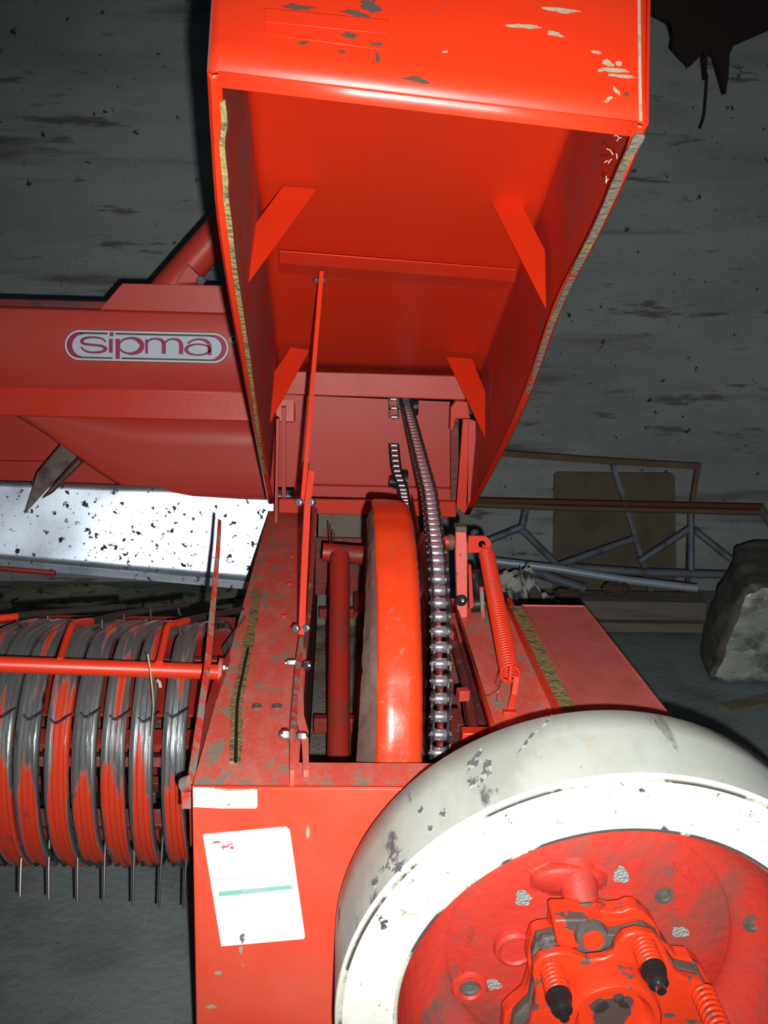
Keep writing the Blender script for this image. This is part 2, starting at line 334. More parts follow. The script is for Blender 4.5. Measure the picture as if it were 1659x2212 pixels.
# ---- large rim wheel (orange hump)
WX0 = at(814, 1650, 1.62).x; WX1 = at(915, 1650, 1.62).x; WC = V((WX0, 2.1, .64)); WR = .5; Wd = WX1-WX0
pr = [(.40, .0), (WR-.006, -.001), (WR, .006), (WR+.001, .03), (WR-.001, .055), (WR-.002, Wd-.018), (WR-.008, Wd-.006), (WR-.022, Wd), (.38, Wd), (.38, .0)]
m = M(); seg = 180; rows = []
for r, h in pr:
    row = []
    for k in range(seg):
        a = 2*pi*k/seg; rr = r+(.0035*wn((h*20, cos(a)*9, sin(a)*9)) if r > .45 else 0)
        row.append(V((WX0+h, 2.1+rr*cos(a), .64+rr*sin(a))))
    rows.append(row)
m.grid(rows, cv=True); b = len(m.v)
for i in range(len(m.f)):
    if m.f[i][0] < seg: m.mi[i] = 1
rim = m.build('drive_wheel', [redrim, rimside], BAL, 'orange-red wheel rim with dusty brown side', ang=50)
m = M().lathe([(.40, .012), (.10, .03), (.10, -.02), (.0, -.02)], WC, (1, 0, 0), 60)
for k in range(6):
    a = k*pi/3
    m.box(WC+V((.03, .25*cos(a), .25*sin(a))), (.02, .32, .05), Matrix.Rotation(a, 3, 'X'))
m.build('wheel_web', reddark, rim)
m = M(); rr = []
for k in range(60):
    a = radians(88+k*1.6); rj = WR-.062+.012*wn((k*.35, 3, 0))+.004*wn((k*1.7, 8, 0)); rr.append((a, rj))
rows = []
for k, (a, r) in enumerate(rr):
    of = .010+.026*max(0, min(1, (degrees(a)-100)/68))+.003*wn((k*.5, 1, 4))
    rows.append([V((WX0+.004, 2.1+(WR-.006)*cos(a), .64+(WR-.006)*sin(a))), V((WX0-of*.5, 2.1+(WR-.016)*cos(a), .64+(WR-.016)*sin(a))), V((WX0-of, 2.1+(r+.028)*cos(a), .64+(r+.028)*sin(a))), V((WX0-of, 2.1+(r-.03)*cos(a), .64+(r-.03)*sin(a)))])
m.grid(rows).build('worn_lining', rimside, rim, 'dusty brown worn lining', ang=25, solid=.003)

# ---- chain on its sprocket
CR = .42
def chx(Y): 
    t = (Y-1.75)/(3.4-1.75); xa = at(942, 1640, 1.78).x; xb = at(924, 1150, 2.4).x; xc = at(872, 865, 3.4).x
    return xa+(xb-xa)*(Y-1.78)/(2.4-1.78) if Y < 2.4 else xb+(xc-xb)*(Y-2.4)
path = []
C0 = V((0, 2.1, .64)); E0 = V((0, 3.42, 1.215))
d = E0-C0; D = d.length; base = atan2(d.z, d.y); ta = base+acos((CR-.06)/D)
aa = radians(186)
while aa > ta: path.append(V((0, 2.1+CR*cos(aa), .64+CR*sin(aa)))); aa -= .01
T0 = path[-1]
for k in range(1, 100): path.append(T0.lerp(E0, k/99))
for k in range(1, 30):
    a = pi/2+base*0-k*.1; path.append(E0+V((0, .06*cos(a), -.06+.06*sin(a))))
def resample(P, step):
    out = [P[0].copy()]; acc = 0
    for i in range(1, len(P)):
        seg_ = P[i]-P[i-1]; L = seg_.length; 
        while acc+L >= step:
            t = (step-acc)/L; q = P[i-1].lerp(P[i], t); out.append(q); P[i-1] = q; seg_ = P[i]-q; L = seg_.length; acc = 0
        acc += L
    return out
PITCH = .0335
ch = resample([p.copy() for p in path], PITCH)
for p in ch: p.x = chx(p.y)
CH = bpy.data.objects.new('roller_chain', None); COL.objects.link(CH); CH.parent = BAL; CH.location = ch[0]-WLOC[BAL]; WLOC[CH] = ch[0].copy(); CH.empty_display_size = .05
CH['label'] = 'greasy black roller chain with shiny rollers'
for i in range(len(ch)-1):
    m = M(); a, b = ch[i], ch[i+1]; t = (b-a).normalized(); n_ = V((0, -t.z, t.y)); outer = i % 2
    for sd in (-1, 1):
        x = sd*(.0158 if outer else .0118); h = .0145
        ou = []
        for k in range(7): an = pi/2+pi*k/6; ou.append(a+t*(cos(an)*h)+n_*(sin(an)*h)+V((x, 0, 0)))
        mid = (a+b)/2; ou.append(mid-n_*h*.66+V((x, 0, 0)))
        for k in range(7): an = -pi/2+pi*k/6; ou.append(b+t*(cos(an)*h)+n_*(sin(an)*h)+V((x, 0, 0)))
        ou.append(mid+n_*h*.66+V((x, 0, 0)))
        m.slab(ou, (.0036*sd, 0, 0))
    if outer:
        for q in (a, b): m.cyl(q-V((.0215, 0, 0)), q+V((.0215, 0, 0)), .0048, 8)
    m.build('chain_link', chainmat, CH, ang=30)
proto = None
for i, p in enumerate(ch):
    if proto is None:
        proto = M().lathe([(.004, 0), (.0108, 0), (.0114, .001), (.0114, .022), (.0108, .023), (.004, .023)], p-V((.0115, 0, 0)), (1, 0, 0), 20).build('roller', rollm, CH)
        off = WLOC[proto]-p
    else:
        o = proto.copy(); COL.objects.link(o); o.parent = CH; o.location = p+off-WLOC[CH]
# sprocket
m = M(); ou = []; nt_ = int(2*pi*CR/PITCH)
for k in range(nt_):
    for q, r in ((0, CR-.016), (.25, CR-.012), (.42, CR+.008), (.58, CR+.008), (.75, CR-.012)):
        a = 2*pi*(k+q)/nt_; ou.append(V((chx(1.9)-.004, 2.1+r*cos(a), .64+r*sin(a))))
rows = [ou, [V((p.x, 2.1+(p.y-2.1)*.72, .64+(p.z-.64)*.72)) for p in ou]]
m.grid(rows, cv=True).build('sprocket', reddark, BAL, solid=.008)
# second chain run at the rear
pc = [at(x, y, Y) for x, y, Y in ((850, 862, 3.3), (852, 905, 3.3))]
pd = [at(x, y, Y) for x, y, Y in ((851, 962, 3.24), (856, 1010, 3.12), (863, 1035, 3.05), (871, 1060, 2.98), (877, 1105, 2.8))]
mr = []; CH2 = None
for P in (pc, pd):
    m = M(); q = resample(catmull(P, 8), .030)
    for i in range(len(q)-1):
        for sd in (-1, 1): m.slab([q[i]+V((sd*.012, -.010, .004)), q[i+1]+V((sd*.012, -.010, -.004)), q[i+1]+V((sd*.012, .012, -.004)), q[i]+V((sd*.012, .012, .004))], (sd*.005, 0, 0))
    mr += q
    CH2 = m.build('return_chain', chainmat, BAL, 'short greasy chain run')
pr0 = None
for p in mr:
    if pr0 is None: pr0 = M().cyl(p-V((.009, .004, 0)), p+V((.009, -.004, 0)), .0065, 12).build('roller', rollm, CH2); o2 = WLOC[pr0]-p
    else: o = pr0.copy(); COL.objects.link(o); o.parent = CH2; o.location = p+o2-WLOC[CH2]
m = M().cyl(at(850, 1035, 3.12), at(880, 1037, 3.12), .03, 20); m.cyl(at(842, 1040, 3.10), at(856, 1042, 3.10), .017, 14)
m.build('idler_sprocket', black, BAL)
M().lathe([(.0, 0), (.03, 0), (.03, .03), (0, .03)], at(884, 878, 3.38), (1, 0, 0), 24).build('small_sprocket', black, BAL)

# ---- rear housing seen under the hood
YR = 3.30
def pz(x, y, Y): return at(x, y, Y)
def pslab(px, Y, t=.006, m=None):
    m = m or M(); return m.slab([at(x, y, Y) for x, y in px], (0, t, 0))
pslab([(600, 852), (972, 868), (972, 1052), (600, 1052)], 3.40).build('rear_plate', redfar, BAL)
pslab([(598, 800), (1006, 812), (1006, 865), (598, 852)], 3.19, .03).build('hinge_beam', redfar, BAL, bevel=.004)
M().tube([at(600, 797, 3.2), at(1008, 811, 3.2)], .004, 8).build('hinge_pin', reddark, BAL)
pslab([(636, 1048), (984, 1056), (984, 1082), (636, 1072)], 3.34, .03).build('ledge_strip', redfar, BAL, bevel=.003)
pslab([(602, 1078), (986, 1084), (986, 1118), (602, 1108)], 3.27, .02).build('lower_strip', red, BAL, bevel=.003)
pslab([(597, 905), (603, 905), (599, 1128), (593, 1130)], 3.1, .03).build('upright_strip', redfar, BAL); pslab([(608, 880), (617, 880), (617, 1075), (609, 1075)], 3.32, .03).build('upright_strip', redfar, BAL)
pslab([(974, 880), (990, 900), (992, 1075), (974, 1090)], 3.30, .02).build('dark_guard_plate', reddark, BAL)
pslab([(985, 866), (1010, 868), (1016, 906), (984, 904), (978, 930), (972, 930), (974, 880)], 3.16, .03).build('corner_bracket', red, BAL, bevel=.002)
m = pslab([(1000, 905), (1014, 905), (1008, 1085), (1012, 1118), (986, 1095)], 3.05, .01)
m.build('hinge_fin', red, BAL, bevel=.001)
pslab([(1013, 905), (1028, 910), (1027, 1072), (1010, 1108)], 3.02, .006).build('hinge_fin', redfar, BAL, bevel=.001)

# ---- cross beam with the maker's sign, and panels below it
def bz(y, Y, x=300): return at(x, y, Y).z
XA = at(-130, 700, 3.4).x; XB = at(640, 700, 3.4).x
prof = [(3.62, bz(668, 3.4)), (3.405, bz(672, 3.4)), (3.40, bz(677, 3.4)), (3.40, bz(836, 3.4)), (3.405, bz(841, 3.4)), (3.385, bz(906, 3.385)), (3.62, bz(906, 3.385))]
m = M().slab([(XA, y, z) for y, z in prof], (XB-XA, 0, 0)); m.mi = [0]*len(m.f); m.mi[6] = 1
beam = m.build('cross_beam', [redfar, red], BAL, 'wide red cross beam with sign', bevel=.006)
M().slab([(XA, 3.46, bz(655, 3.45)), (XA, 3.46, bz(675, 3.45)), (XA, 3.60, bz(675, 3.45)), (XA, 3.60, bz(655, 3.45))], (XB-XA, 0, 0)).build('beam_top_shade', reddark, BAL)  # dark strip standing in for the flash shadow above the beam
pslab([(212, 672), (264, 612), (498, 617), (560, 640), (560, 685)], 3.43, .02).build('mast_bracket', redfar, BAL, bevel=.002)
M().tube([at(352, 640, 3.5), at(560, 405, 3.5)], .058, 32).build('diagonal_tube', redfar, BAL)
M().slab([at(x, y, 3.40) for x, y in ((378, 612), (406, 571), (444, 610))], (0, .03, 0)).build('gusset', redfar, BAL, bevel=.002)
bm_ = M(); bolt(bm_, at(434, 606, 3.40), (0, -1, 0), .016, .01); bm_.build('bolt', grey, BAL)
# curved guard under the beam
cur = [(30, 895), (70, 918), (110, 945), (150, 975), (190, 1003), (230, 1030), (270, 1052), (310, 1065), (350, 1071), (420, 1073), (500, 1075), (600, 1078)]
cp = catmull([at(x, y, 3.52) for x, y in cur], 4)
rows = []
for k, (dy, dz) in enumerate(((.05, .0), (.02, -.008), (.004, 0.002), (0, .016))):
    rows.append([p+V((0, dy, dz)) for p in cp])
top = [V((p.x, 3.52, bz(890, 3.52))) for p in cp]
for t in (.3, .6, 1): rows.append([a.lerp(b, t)+V((0, .0, .012*(1-t))) for a, b in zip([p for p in cp], top)])
M().grid(rows).build('curved_guard', redfar, BAL, ang=50, solid=.003)
pslab([(-130, 880), (330, 890), (330, 1070), (-130, 1000)], 3.78, .006).build('inner_panel', redfar, BAL)
pslab([(-130, 995), (260, 998), (330, 1080), (-130, 1056)], 3.72, .02).build('lower_rail', redfar, BAL, bevel=.003)
# blade
m = M().slab([at(x, y, Y) for x, y, Y in ((128, 964, 3.46), (163, 990, 3.44), (118, 1040, 3.36), (52, 1112, 3.22), (80, 1022, 3.33))], (.0, .02, .004))
bl = m.build('packer_blade', blade, BAL, 'grey sheet metal feeder blade', bevel=.001)
M().slab([at(x, y, Y) for x, y, Y in ((165, 990, 3.45), (178, 1000, 3.45), (112, 1066, 3.30), (90, 1078, 3.27))], (0, .03, .0)).build('blade_fold', rustred, bl)
M().slab([at(x, y, Y) for x, y, Y in ((170, 994, 3.44), (175, 998, 3.44), (112, 1060, 3.29), (104, 1064, 3.28))], (0, -.006, .0)).build('blade_edge', blade, bl)
# galvanised chamber side
_gn = -ray(470, 1150).normalized(); _gp = at(470, 1150, 3.50)
q = [hit(x, y, _gp, _gn) for x, y in ((-130, 1035), (660, 1060), (548, 1258), (-130, 1196))]
n_ = (q[1]-q[0]).cross(q[2]-q[0]).normalized()
if n_.y > 0: n_ = -n_
rows = [[q[0].lerp(q[1], j/30).lerp(q[3].lerp(q[2], j/30), i/12)+n_*(.004*wn((j*.2, i*.3, 5))) for j in range(31)] for i in range(13)]
gs = M().grid(rows).build('chamber_side_sheet', galv, BAL, 'galvanised sheet flecked with black', ang=60, solid=.003)
M().slab([q[3]-n_*.0+V((0, 0, .0)), q[2], hit(544, 1274, _gp+_gn*.01, _gn), hit(-130, 1214, _gp+_gn*.01, _gn)], (0, .004, 0)).build('sheet_lip', galv, gs)
M().tube([at(-130, 1217, 3.36), at(120, 1238, 3.38)], .010, 8).build('lower_edge_bar', redtube, BAL)
M().tube([at(551, 1262, 3.3), at(592, 1112, 3.4)], .008, 8).build('sheet_edge_bar', redtube, BAL)

# maker's sign on the beam
def U(x, y, d=.0): return at(120+x/4.046, 690+y/4.046, 3.3995-d)
def stad(c1, c2, r, d, n=24, ry=None):
    out = []; a0 = atan2(c2[1]-c1[1], c2[0]-c1[0]); ry = ry or r
    for k in range(n+1): a = pi/2+pi*k/n; out.append((c1[0]+r*cos(a+a0), c1[1]+ry*sin(a+a0)))
    for k in range(n+1): a = -pi/2+pi*k/n; out.append((c2[0]+r*cos(a+a0), c2[1]+ry*sin(a+a0)))
    return [U(x, y, d) for x, y in out]
T_ = (0, -.0004, 0)
sg = M().slab(stad((212, 224), (1380, 250), 137, .0), T_, 3)
sg.slab(stad((212, 224), (1380, 250), 131, .0005), T_, 0)
sg.slab(stad((212, 224), (1380, 250), 115, .0010), T_, 3)
for c in ((212, 224), (1380, 250)):
    sg.slab([U(c[0]+112*cos(k*pi/20)-0, c[1]+112*sin(k*pi/20), .0013) for k in range(40)], T_, 2)
sg.slab([U(x, y, .0013) for x, y in ((212, 120), (1380, 146), (1380, 350), (212, 324))], T_, 3)
sg.slab(stad((252, 226), (1345, 250), 106, .0018, ry=99), T_, 1)
def rect(x0, y0, x1, y1, d, mi): sg.slab([U(x0, y0, d), U(x1, y0, d), U(x1, y1, d), U(x0, y1, d)], T_, mi)
rect(455, 100, 525, 160, .0020, 1); rect(498, 300, 577, 358, .0020, 1)
def stroke(P, wds, d=.0026):
    k = 1/4.046/F_PX*3.4
    for e, dd, mi in ((7, 0, 3), (0, .0004, 2)):
        pts = catmull([U(x, y, d+dd).copy() for x, y in P], 5); n = len(pts); nw = len(wds)
        ws = []
        for i in range(n):
            t = i/(n-1)*(nw-1); j = min(int(t), nw-2); ws.append((wds[j]+(wds[j+1]-wds[j])*(t-j)+e)*k)
        sg.ribbon(pts, ws, (0, -1, 0), .0003, mi)
stroke([(438, 197), (405, 168), (330, 156), (262, 163), (228, 190), (255, 214), (340, 224), (405, 234), (438, 257), (405, 282), (330, 289), (262, 276), (222, 240)], [6, 9, 9, 14, 22, 14, 12, 14, 24, 14, 10, 9, 8])
rect(473, 112, 507, 146, .0026, 2)
rect(466, 170, 500, 291, .0026, 2)
rect(524, 170, 562, 346, .0026, 2)
stroke([(655-100*cos(k*pi/10), 231-68*sin(k*pi/10)) for k in range(21)], [8, 8, 10, 18, 34, 34, 34, 18, 10, 8, 8])
rect(783, 174, 808, 298, .0026, 2)
stroke([(798, 205), (830, 176), (880, 169), (925, 182), (945, 215), (945, 300)], [6, 9, 10, 22, 28, 28])
stroke([(950, 212), (985, 180), (1030, 172), (1075, 184), (1097, 220), (1095, 304)], [6, 9, 10, 22, 30, 30])
stroke([(1155, 212), (1195, 184), (1262, 174), (1322, 192), (1345, 235), (1345, 312)], [10, 9, 10, 22, 28, 28])
stroke([(1245+104*cos(k*pi/10), 264-47*sin(k*pi/10)) for k in range(21)], [20, 10, 8, 8, 18, 26, 18, 8, 8, 10, 20])
sg.slab([U(1555+35*cos(k*pi/12), 175+36*sin(k*pi/12)) for k in range(24)], T_, 0)
stroke([(1548, 192), (1548, 160), (1562, 160), (1566, 170), (1550, 176), (1567, 192)], [2, 2], .001)
sg.build('maker_sign', [lgcream, lgpale, lgmag, lgdark], beam, 'white oval sign reading sipma in magenta letters', ang=20)

# ---- the open hood
Ls = [(449, 160, 1.33), (453, 235, 1.36), (458, 320, 1.40), (470, 480, 1.48), (496, 650, 1.66), (522, 790, 1.90), (552, 950, 2.30), (579, 1088, 2.75)]
Rs = [(1399, 274, 1.33), (1380, 325, 1.36), (1355, 385, 1.42), (1290, 520, 1.58), (1215, 665, 1.80), (1150, 845, 2.10), (1085, 985, 2.50), (1015, 1112, 3.0)]
LP = catmull([at(*p) for p in Ls], 4); RP = catmull([at(*p) for p in Rs], 4)
HN = V((0, .5, .866)); HH = .36
fl0 = LP[0]+HN*HH; fr0 = RP[0]+HN*HH+V((.030, 0, 0)); rl0 = at(604, 800, 3.10); rr0 = at(1034, 812, 3.10)
HD = (LP[3]-LP[0]).normalized()
n = len(LP); rows = []; RFL = []; RFR = []
for i in range(n):
    t = (LP[i].y-LP[0].y)/(LP[-1].y-LP[0].y); t2 = (RP[i].y-RP[0].y)/(RP[-1].y-RP[0].y); tt = (t+t2)/2
    A, B, Lp, Rp = fl0.lerp(rl0, tt), fr0.lerp(rr0, tt), LP[i], RP[i]
    RFL.append(A); RFR.append(B)
    sl = (A-Lp).normalized(); sr = (B-Rp).normalized(); xx = (B-A).normalized()
    row = [Lp+xx*.017+sl*.002, Lp+xx*.004, Lp+sl*.006]
    for k in (.25, .5, .75): row.append(Lp.lerp(A, k))
    r = .028; c = A-sl*r+xx*r
    for k in range(5): a = pi/8*k; row.append(c-xx*(r*cos(a))+sl*(r*sin(a)))
    for k in (.2, .4, .6, .8): row.append((A+xx*r).lerp(B-xx*r, k))
    c = B-sr*r-xx*r
    for k in range(5): a = pi/2-pi/8*k; row.append(c+xx*(r*cos(a))+sr*(r*sin(a)))
    for k in (.75, .5, .25): row.append(Rp.lerp(B, k))
    row += [Rp+sr*.006, Rp-xx*.004, Rp-xx*.017+sr*.002]
    rows.append(row)
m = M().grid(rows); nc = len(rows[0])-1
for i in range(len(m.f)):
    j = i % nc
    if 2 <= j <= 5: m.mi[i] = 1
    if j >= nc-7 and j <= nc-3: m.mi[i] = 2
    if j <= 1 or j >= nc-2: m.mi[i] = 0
redinner = mat('red_inner_side', (.50, .022, .008), .5, layers=[((.30, .04, .025), 5, .50, .2, (1, 1, 1), .7), ((.16, .11, .09), 12, .64, .1, (1, 1, 1), .8)], bump=.04)  # hood red darkened, putting the side wall's shade into the colour
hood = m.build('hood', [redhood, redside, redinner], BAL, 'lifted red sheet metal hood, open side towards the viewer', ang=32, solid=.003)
# front wall of the hood
P0 = LP[0]; xx = (RP[0]-LP[0]).normalized(); wn_ = HN.cross(xx).normalized()
if wn_.y > 0: wn_ = -wn_
WL = (RP[0]-LP[0]).length
cols = []
prof = [(0, -.03), (0, -.012)]
for k in range(6): a = pi/10*k; prof.append((.012-.012*cos(a), -.012+.012*sin(a)))
prof += [(WL*f, 0) for f in (.25, .5, .75)]
for k in range(6): a = pi/2-pi/10*k; prof.append((WL-.012+.012*cos(a), -.012+.012*sin(a)))
prof += [(WL, -.012), (WL, -.035)]
for k in range(9): cols.append([P0+xx*(s*(1+.05*k/8))+wn_*h+HN*(HH*k/8+.004) for s, h in prof])
hf = M().grid(cols).build('hood_front', redhood, hood, ang=50, solid=.002)
# hem below it
inn = (-wn_)
a0, b0 = P0+xx*.012, P0+xx*(WL-.014)
rowsh = []
for k in range(9):
    a = pi*.25*k/8; rowsh.append([q_+wn_*(.005*cos(a)-.004)+HN*(.005-.005*sin(a)) for q_ in (a0, a0.lerp(b0, .33), a0.lerp(b0, .66), b0)])
rowsh.append([q_-wn_*.007-HN*.012 for q_ in (a0, a0.lerp(b0, .33), a0.lerp(b0, .66), b0)])
M().grid(rowsh).build('hood_hem', red, hood, ang=50, solid=.002)
def hw(x, y, o=.0): return hit(x, y, P0+wn_*(o+.0012), wn_)
def hmark(px, o, t=.0012, m=None):
    m = m or M(); return m.slab([hw(x, y, o) for x, y in px], wn_*t)
m = hmark([(572, 22), (838, 48), (834, 78), (573, 52)], .001, .004)
hmark([(573, 52), (834, 78), (834, 110), (572, 76)], .001, .0015, m)
lp = m.build('plate_patch', redhood, hood, 'raised rectangular patch with scorched paint', bevel=.0006)
m = M()
for b_ in (((640, 16, 34, 6, .1)), ((770, 30, 30, 6, .15)), ((800, 14, 22, 12, .4)), ((757, 77, 18, 5, .1)), ((815, 125, 5, 12, 0)), ((900, 172, 24, 6, .2)), ((740, 112, 7, 3, 0)), ((655, 94, 9, 5, 0)), ((812, 96, 14, 4, .1)), ((1355, 205, 5, 4, 0))):
    hmark(blob(b_[0], b_[1], b_[2], b_[3], 18, .45, b_[4]), .0052, .0004).build('burnt_spot', scar, hood)
m = M()
for b_ in ((1215, 22, 34, 5, .15), (1130, 57, 32, 4, .08), (1200, 74, 16, 5, .2), (1312, 135, 12, 6, .5), (1337, 137, 8, 5, .4), (1325, 152, 30, 4, .1), (1345, 165, 26, 3, .1), (1300, 152, 8, 3, 0), (1314, 215, 10, 4, -.8), (1331, 196, 12, 3, .9), (1287, 113, 10, 3, .1), (960, 112, 8, 2, 0)):
    hmark(blob(b_[0], b_[1], b_[2], b_[3], 16, .4, b_[4]), .001, .0006).build('glue_residue', glue, hood)
hmark([(1377, 0), (1383, 0), (1387, 262), (1380, 260)], .0005, .0006).build('corner_seam', glue, hood)
# edge seals
def along(P, xs, ofs):
    return [p+V((ofs, 0, 0)) for p in P]
sl_ = [(480, 215, 1.36), (484, 262, 1.37), (479, 310, 1.39), (486, 385, 1.42), (487, 420, 1.44), (497, 500, 1.50), (506, 580, 1.58), (523, 690, 1.72), (538, 790, 1.90), (553, 905, 2.15), (565, 990, 2.4), (572, 1020, 2.5)]
pts = catmull([at(x+1, y, Y-.006) for x, y, Y in sl_], 4)
M().ribbon(pts, [.0075+.002*wn((i*.4, 2, 0)) for i in range(len(pts))], -HD.cross(V((1, 0, 0))) if False else V((0, -.5, -.86)), .004).build('foam_seal', foam, hood, 'thin yellow foam strip on the left edge', ang=20)
sr_ = [(1382, 290, 1.325), (1352, 345, 1.37), (1322, 415, 1.45), (1286, 495, 1.54), (1253, 560, 1.63), (1222, 625, 1.74), (1186, 710, 1.88), (1160, 790, 2.0), (1140, 845, 2.1)]
pts = catmull([at(x, y, Y-.006) for x, y, Y in sr_], 4)
M().ribbon(pts, [.013-.0001*i+.003*wn((i*.6, 5, 0)) for i in range(len(pts))], V((0, -.5, -.86)), .004).build('edge_seal', sealgrey, hood, 'frayed grey-brown strip on the right edge', ang=20)
m = M()
for (x, y) in ((1275, 262), (1330, 268), (1352, 280), (1340, 300), (1330, 335), (1322, 350), (1345, 290), (1360, 280), (1368, 287), (1312, 385)):
    for _ in range(2):
        p = at(x+random.uniform(-8, 8), y+random.uniform(-6, 6), 1.36); dd = V((random.uniform(-1, .2), 0, random.uniform(-1, .6))).normalized()*random.uniform(.004, .012)
        m.tube([p, p+dd*.5+V((0, 0, .002)), p+dd], .0006, 5)
m.build('hay_wisps', straw, hood, stuff=True)
# braces and cross bar inside the hood
roofN = (rr0-fl0).cross(rl0-fl0).normalized()
if roofN.z < 0: roofN = -roofN
def rf(x, y, o=.01): return hit(x, y, fl0-roofN*o, roofN)
_j = len(RP)//2
SN = ((RP[_j]-fr0).cross(rr0-fr0)).normalized()
if SN.x > 0: SN = -SN
def sx(x, y, X): return atx(x, y, X) if X < 0 else hit(x, y, fr0+SN*X*.02, SN)
for (a, b, c, d, X) in (((612, 401), (685, 407), (537, 610), (551, 484), -.172), ((1063, 438), (1130, 447), (1180, 668), (1177, 540), .385), ((628, 750), (669, 756), (582, 916), (589, 808), -.18), ((963, 770), (1020, 775), (1048, 945), (1048, 846), .385)):
    A, B, C_, D_ = rf(*a, o=.02), rf(*b, o=.02), sx(*c, X), sx(*d, X)
    if X > 0: C_, D_ = D_, C_
    M().slab([A, B, C_, D_], (0, .004, -.001)).build('brace', redhood, hood, bevel=.0006)
bar_lo = .006
m = M().slab([rf(603, 540, .045), rf(1115, 581, .045), rf(1114, 606, .045), rf(603, 566, .045)], -roofN*.003)
m.slab([rf(603, 566, .03), rf(1109, 606, .03), rf(1107, 628, .012), rf(603, 590, .012)], roofN*.004)
m.build('cross_bar', red, hood, bevel=.0006)
for _x in (684, 698):
    bm_ = M(); bolt(bm_, rf(_x, 604, .05), -roofN, .008, .007); bm_.build('bolt', grey, hood)

# ---- stay rods
s0 = rf(691, 585, .06); s1 = atz(652, 1385, .84)
def Yat(y): return s0.y+(s1.y-s0.y)*(y-585)/(1385-585)
m = M().ribbon([at(694, 585, Yat(585)), at(668, 900, Yat(900)), at(653, 1082, Yat(1082))], .010, (.25, -1, 0), .006)
m.build('stay_rod', red, BAL, 'long thin red hood stay')
m = M().ribbon([at(672, 1015, Yat(1015)-.01), at(663, 1085, Yat(1085)-.01), at(655, 1250, Yat(1250)-.01), at(650, 1368, Yat(1368)-.01)], .014, (.25, -1, 0), .008)
m.build('stay_rod', red, BAL)
M().ribbon([at(680, 1095, 2.3), at(668, 1300, 2.12), at(658, 1400, 2.02)], .010, (.6, -1, 0), .006).build('stay_guide', reddark, BAL)
m = M(); 
for (x, y, Y) in ((648, 1085, Yat(1085)-.02), (674, 1085, Yat(1085)-.01), (641, 1357, Yat(1357)-.02), (664, 1356, Yat(1357)-.02)):
    m = M(); bolt(m, at(x, y, Y), (-.3, -1, .2), .010, .008); m.build('bolt', zinc, BAL)
for _a in ((atz(659, 1438, .84), (1, -.6, .3), .010, .014), (atz(640, 1432, .83), (-1, 0, 0), .008, .02), (atz(622, 1588, .83), (-1, -.3, .2), .011, .012), (atz(645, 1590, .83), (1, -.3, .1), .009, .015)):
    m = M(); bolt(m, *_a); m.build('bolt', zinc, BAL)
m = M().ribbon([atz(652, 1370, .845), atz(643, 1430, .83), atz(634, 1545, .825), atz(630, 1600, .825)], .012, (.4, -.9, .8), .008)
m.build('lower_link', redworn, BAL)
m = M().slab([atz(x, y, .83) for x, y in ((643, 1445), (655, 1440), (657, 1545), (667, 1580), (667, 1665), (655, 1665), (652, 1600), (642, 1560))], (0, 0, -.012))
m.slab([atz(x, y, .835) for x, y in ((626, 1575), (636, 1572), (636, 1665), (626, 1665))], (0, 0, -.03)); m.build('link_plate', reddeck, BAL, bevel=.001)

# ---- right deck with spring and lever
Z2 = .79
dk = M().slab([atz(x, y, Z2) for x, y in ((974, 1292), (1101, 1306), (1208, 1560), (1300, 1700), (1130, 1760), (1066, 1600))], (0, 0, -.005)).build('right_deck', reddeck, BAL, 'dirty red deck under the spring')
a = [atz(982, 1316, Z2), atz(1058, 1570, Z2), atz(1100, 1700, Z2)]
rows = [[p for p in a], [p+V((0, 0, .022)) for p in a]]
M().grid(rows).build('deck_edge_strip', red, BAL, solid=.006)
a = [atz(1098, 1310, Z2), atz(1130, 1385, Z2), atz(1202, 1538, Z2), atz(1270, 1680, Z2)]
M().ribbon([p+V((0, 0, .0)) for p in a], .014, (0, 0, 1), .024).build('deck_rib', red, BAL, bevel=.001)
# raised fender with dirty strip
Z3 = .81
f1 = M().slab([atz(x, y, Z3) for x, y in ((1101, 1310), (1128, 1308), (1262, 1310), (1446, 1546), (1560, 1700), (1330, 1700), (1208, 1535))], (0, 0, -.006)).build('fender', redfender, BAL, 'matt pinkish red fender', bevel=.002)
a = catmull([atz(x, y, Z3+.001) for x, y in ((1113, 1312), (1135, 1352), (1160, 1400), (1186, 1455), (1212, 1505), (1235, 1545))], 4)
M().ribbon(a, [.030+.005*wn((i*.5, 9, 0)) for i in range(len(a))], (0, 0, 1), .004).build('foam_seal', foam, f1, 'crumbled yellow-green foam strip', ang=20)
a = [atz(x, y, Z3+.001) for x, y in ((1130, 1312), (1180, 1390), (1245, 1505), (1300, 1600))]
M().ribbon(a, .003, (0, 0, 1), .004).build('fender_seam', redfender, f1)
M().tube([atz(x, y, Z3+.001) for x, y in ((1128, 1308), (1262, 1310), (1446, 1546), (1480, 1590))], .0028, 8).build('fender_edge', redfender, f1)
M().slab([atz(1101, 1308, Z3), atz(1262, 1310, Z3), atz(1262, 1310, Z3)+V((0, 0, -.25)), atz(1101, 1308, Z3)+V((0, 0, -.25))], (0, -.004, 0)).build('fender_end', redfender, f1)
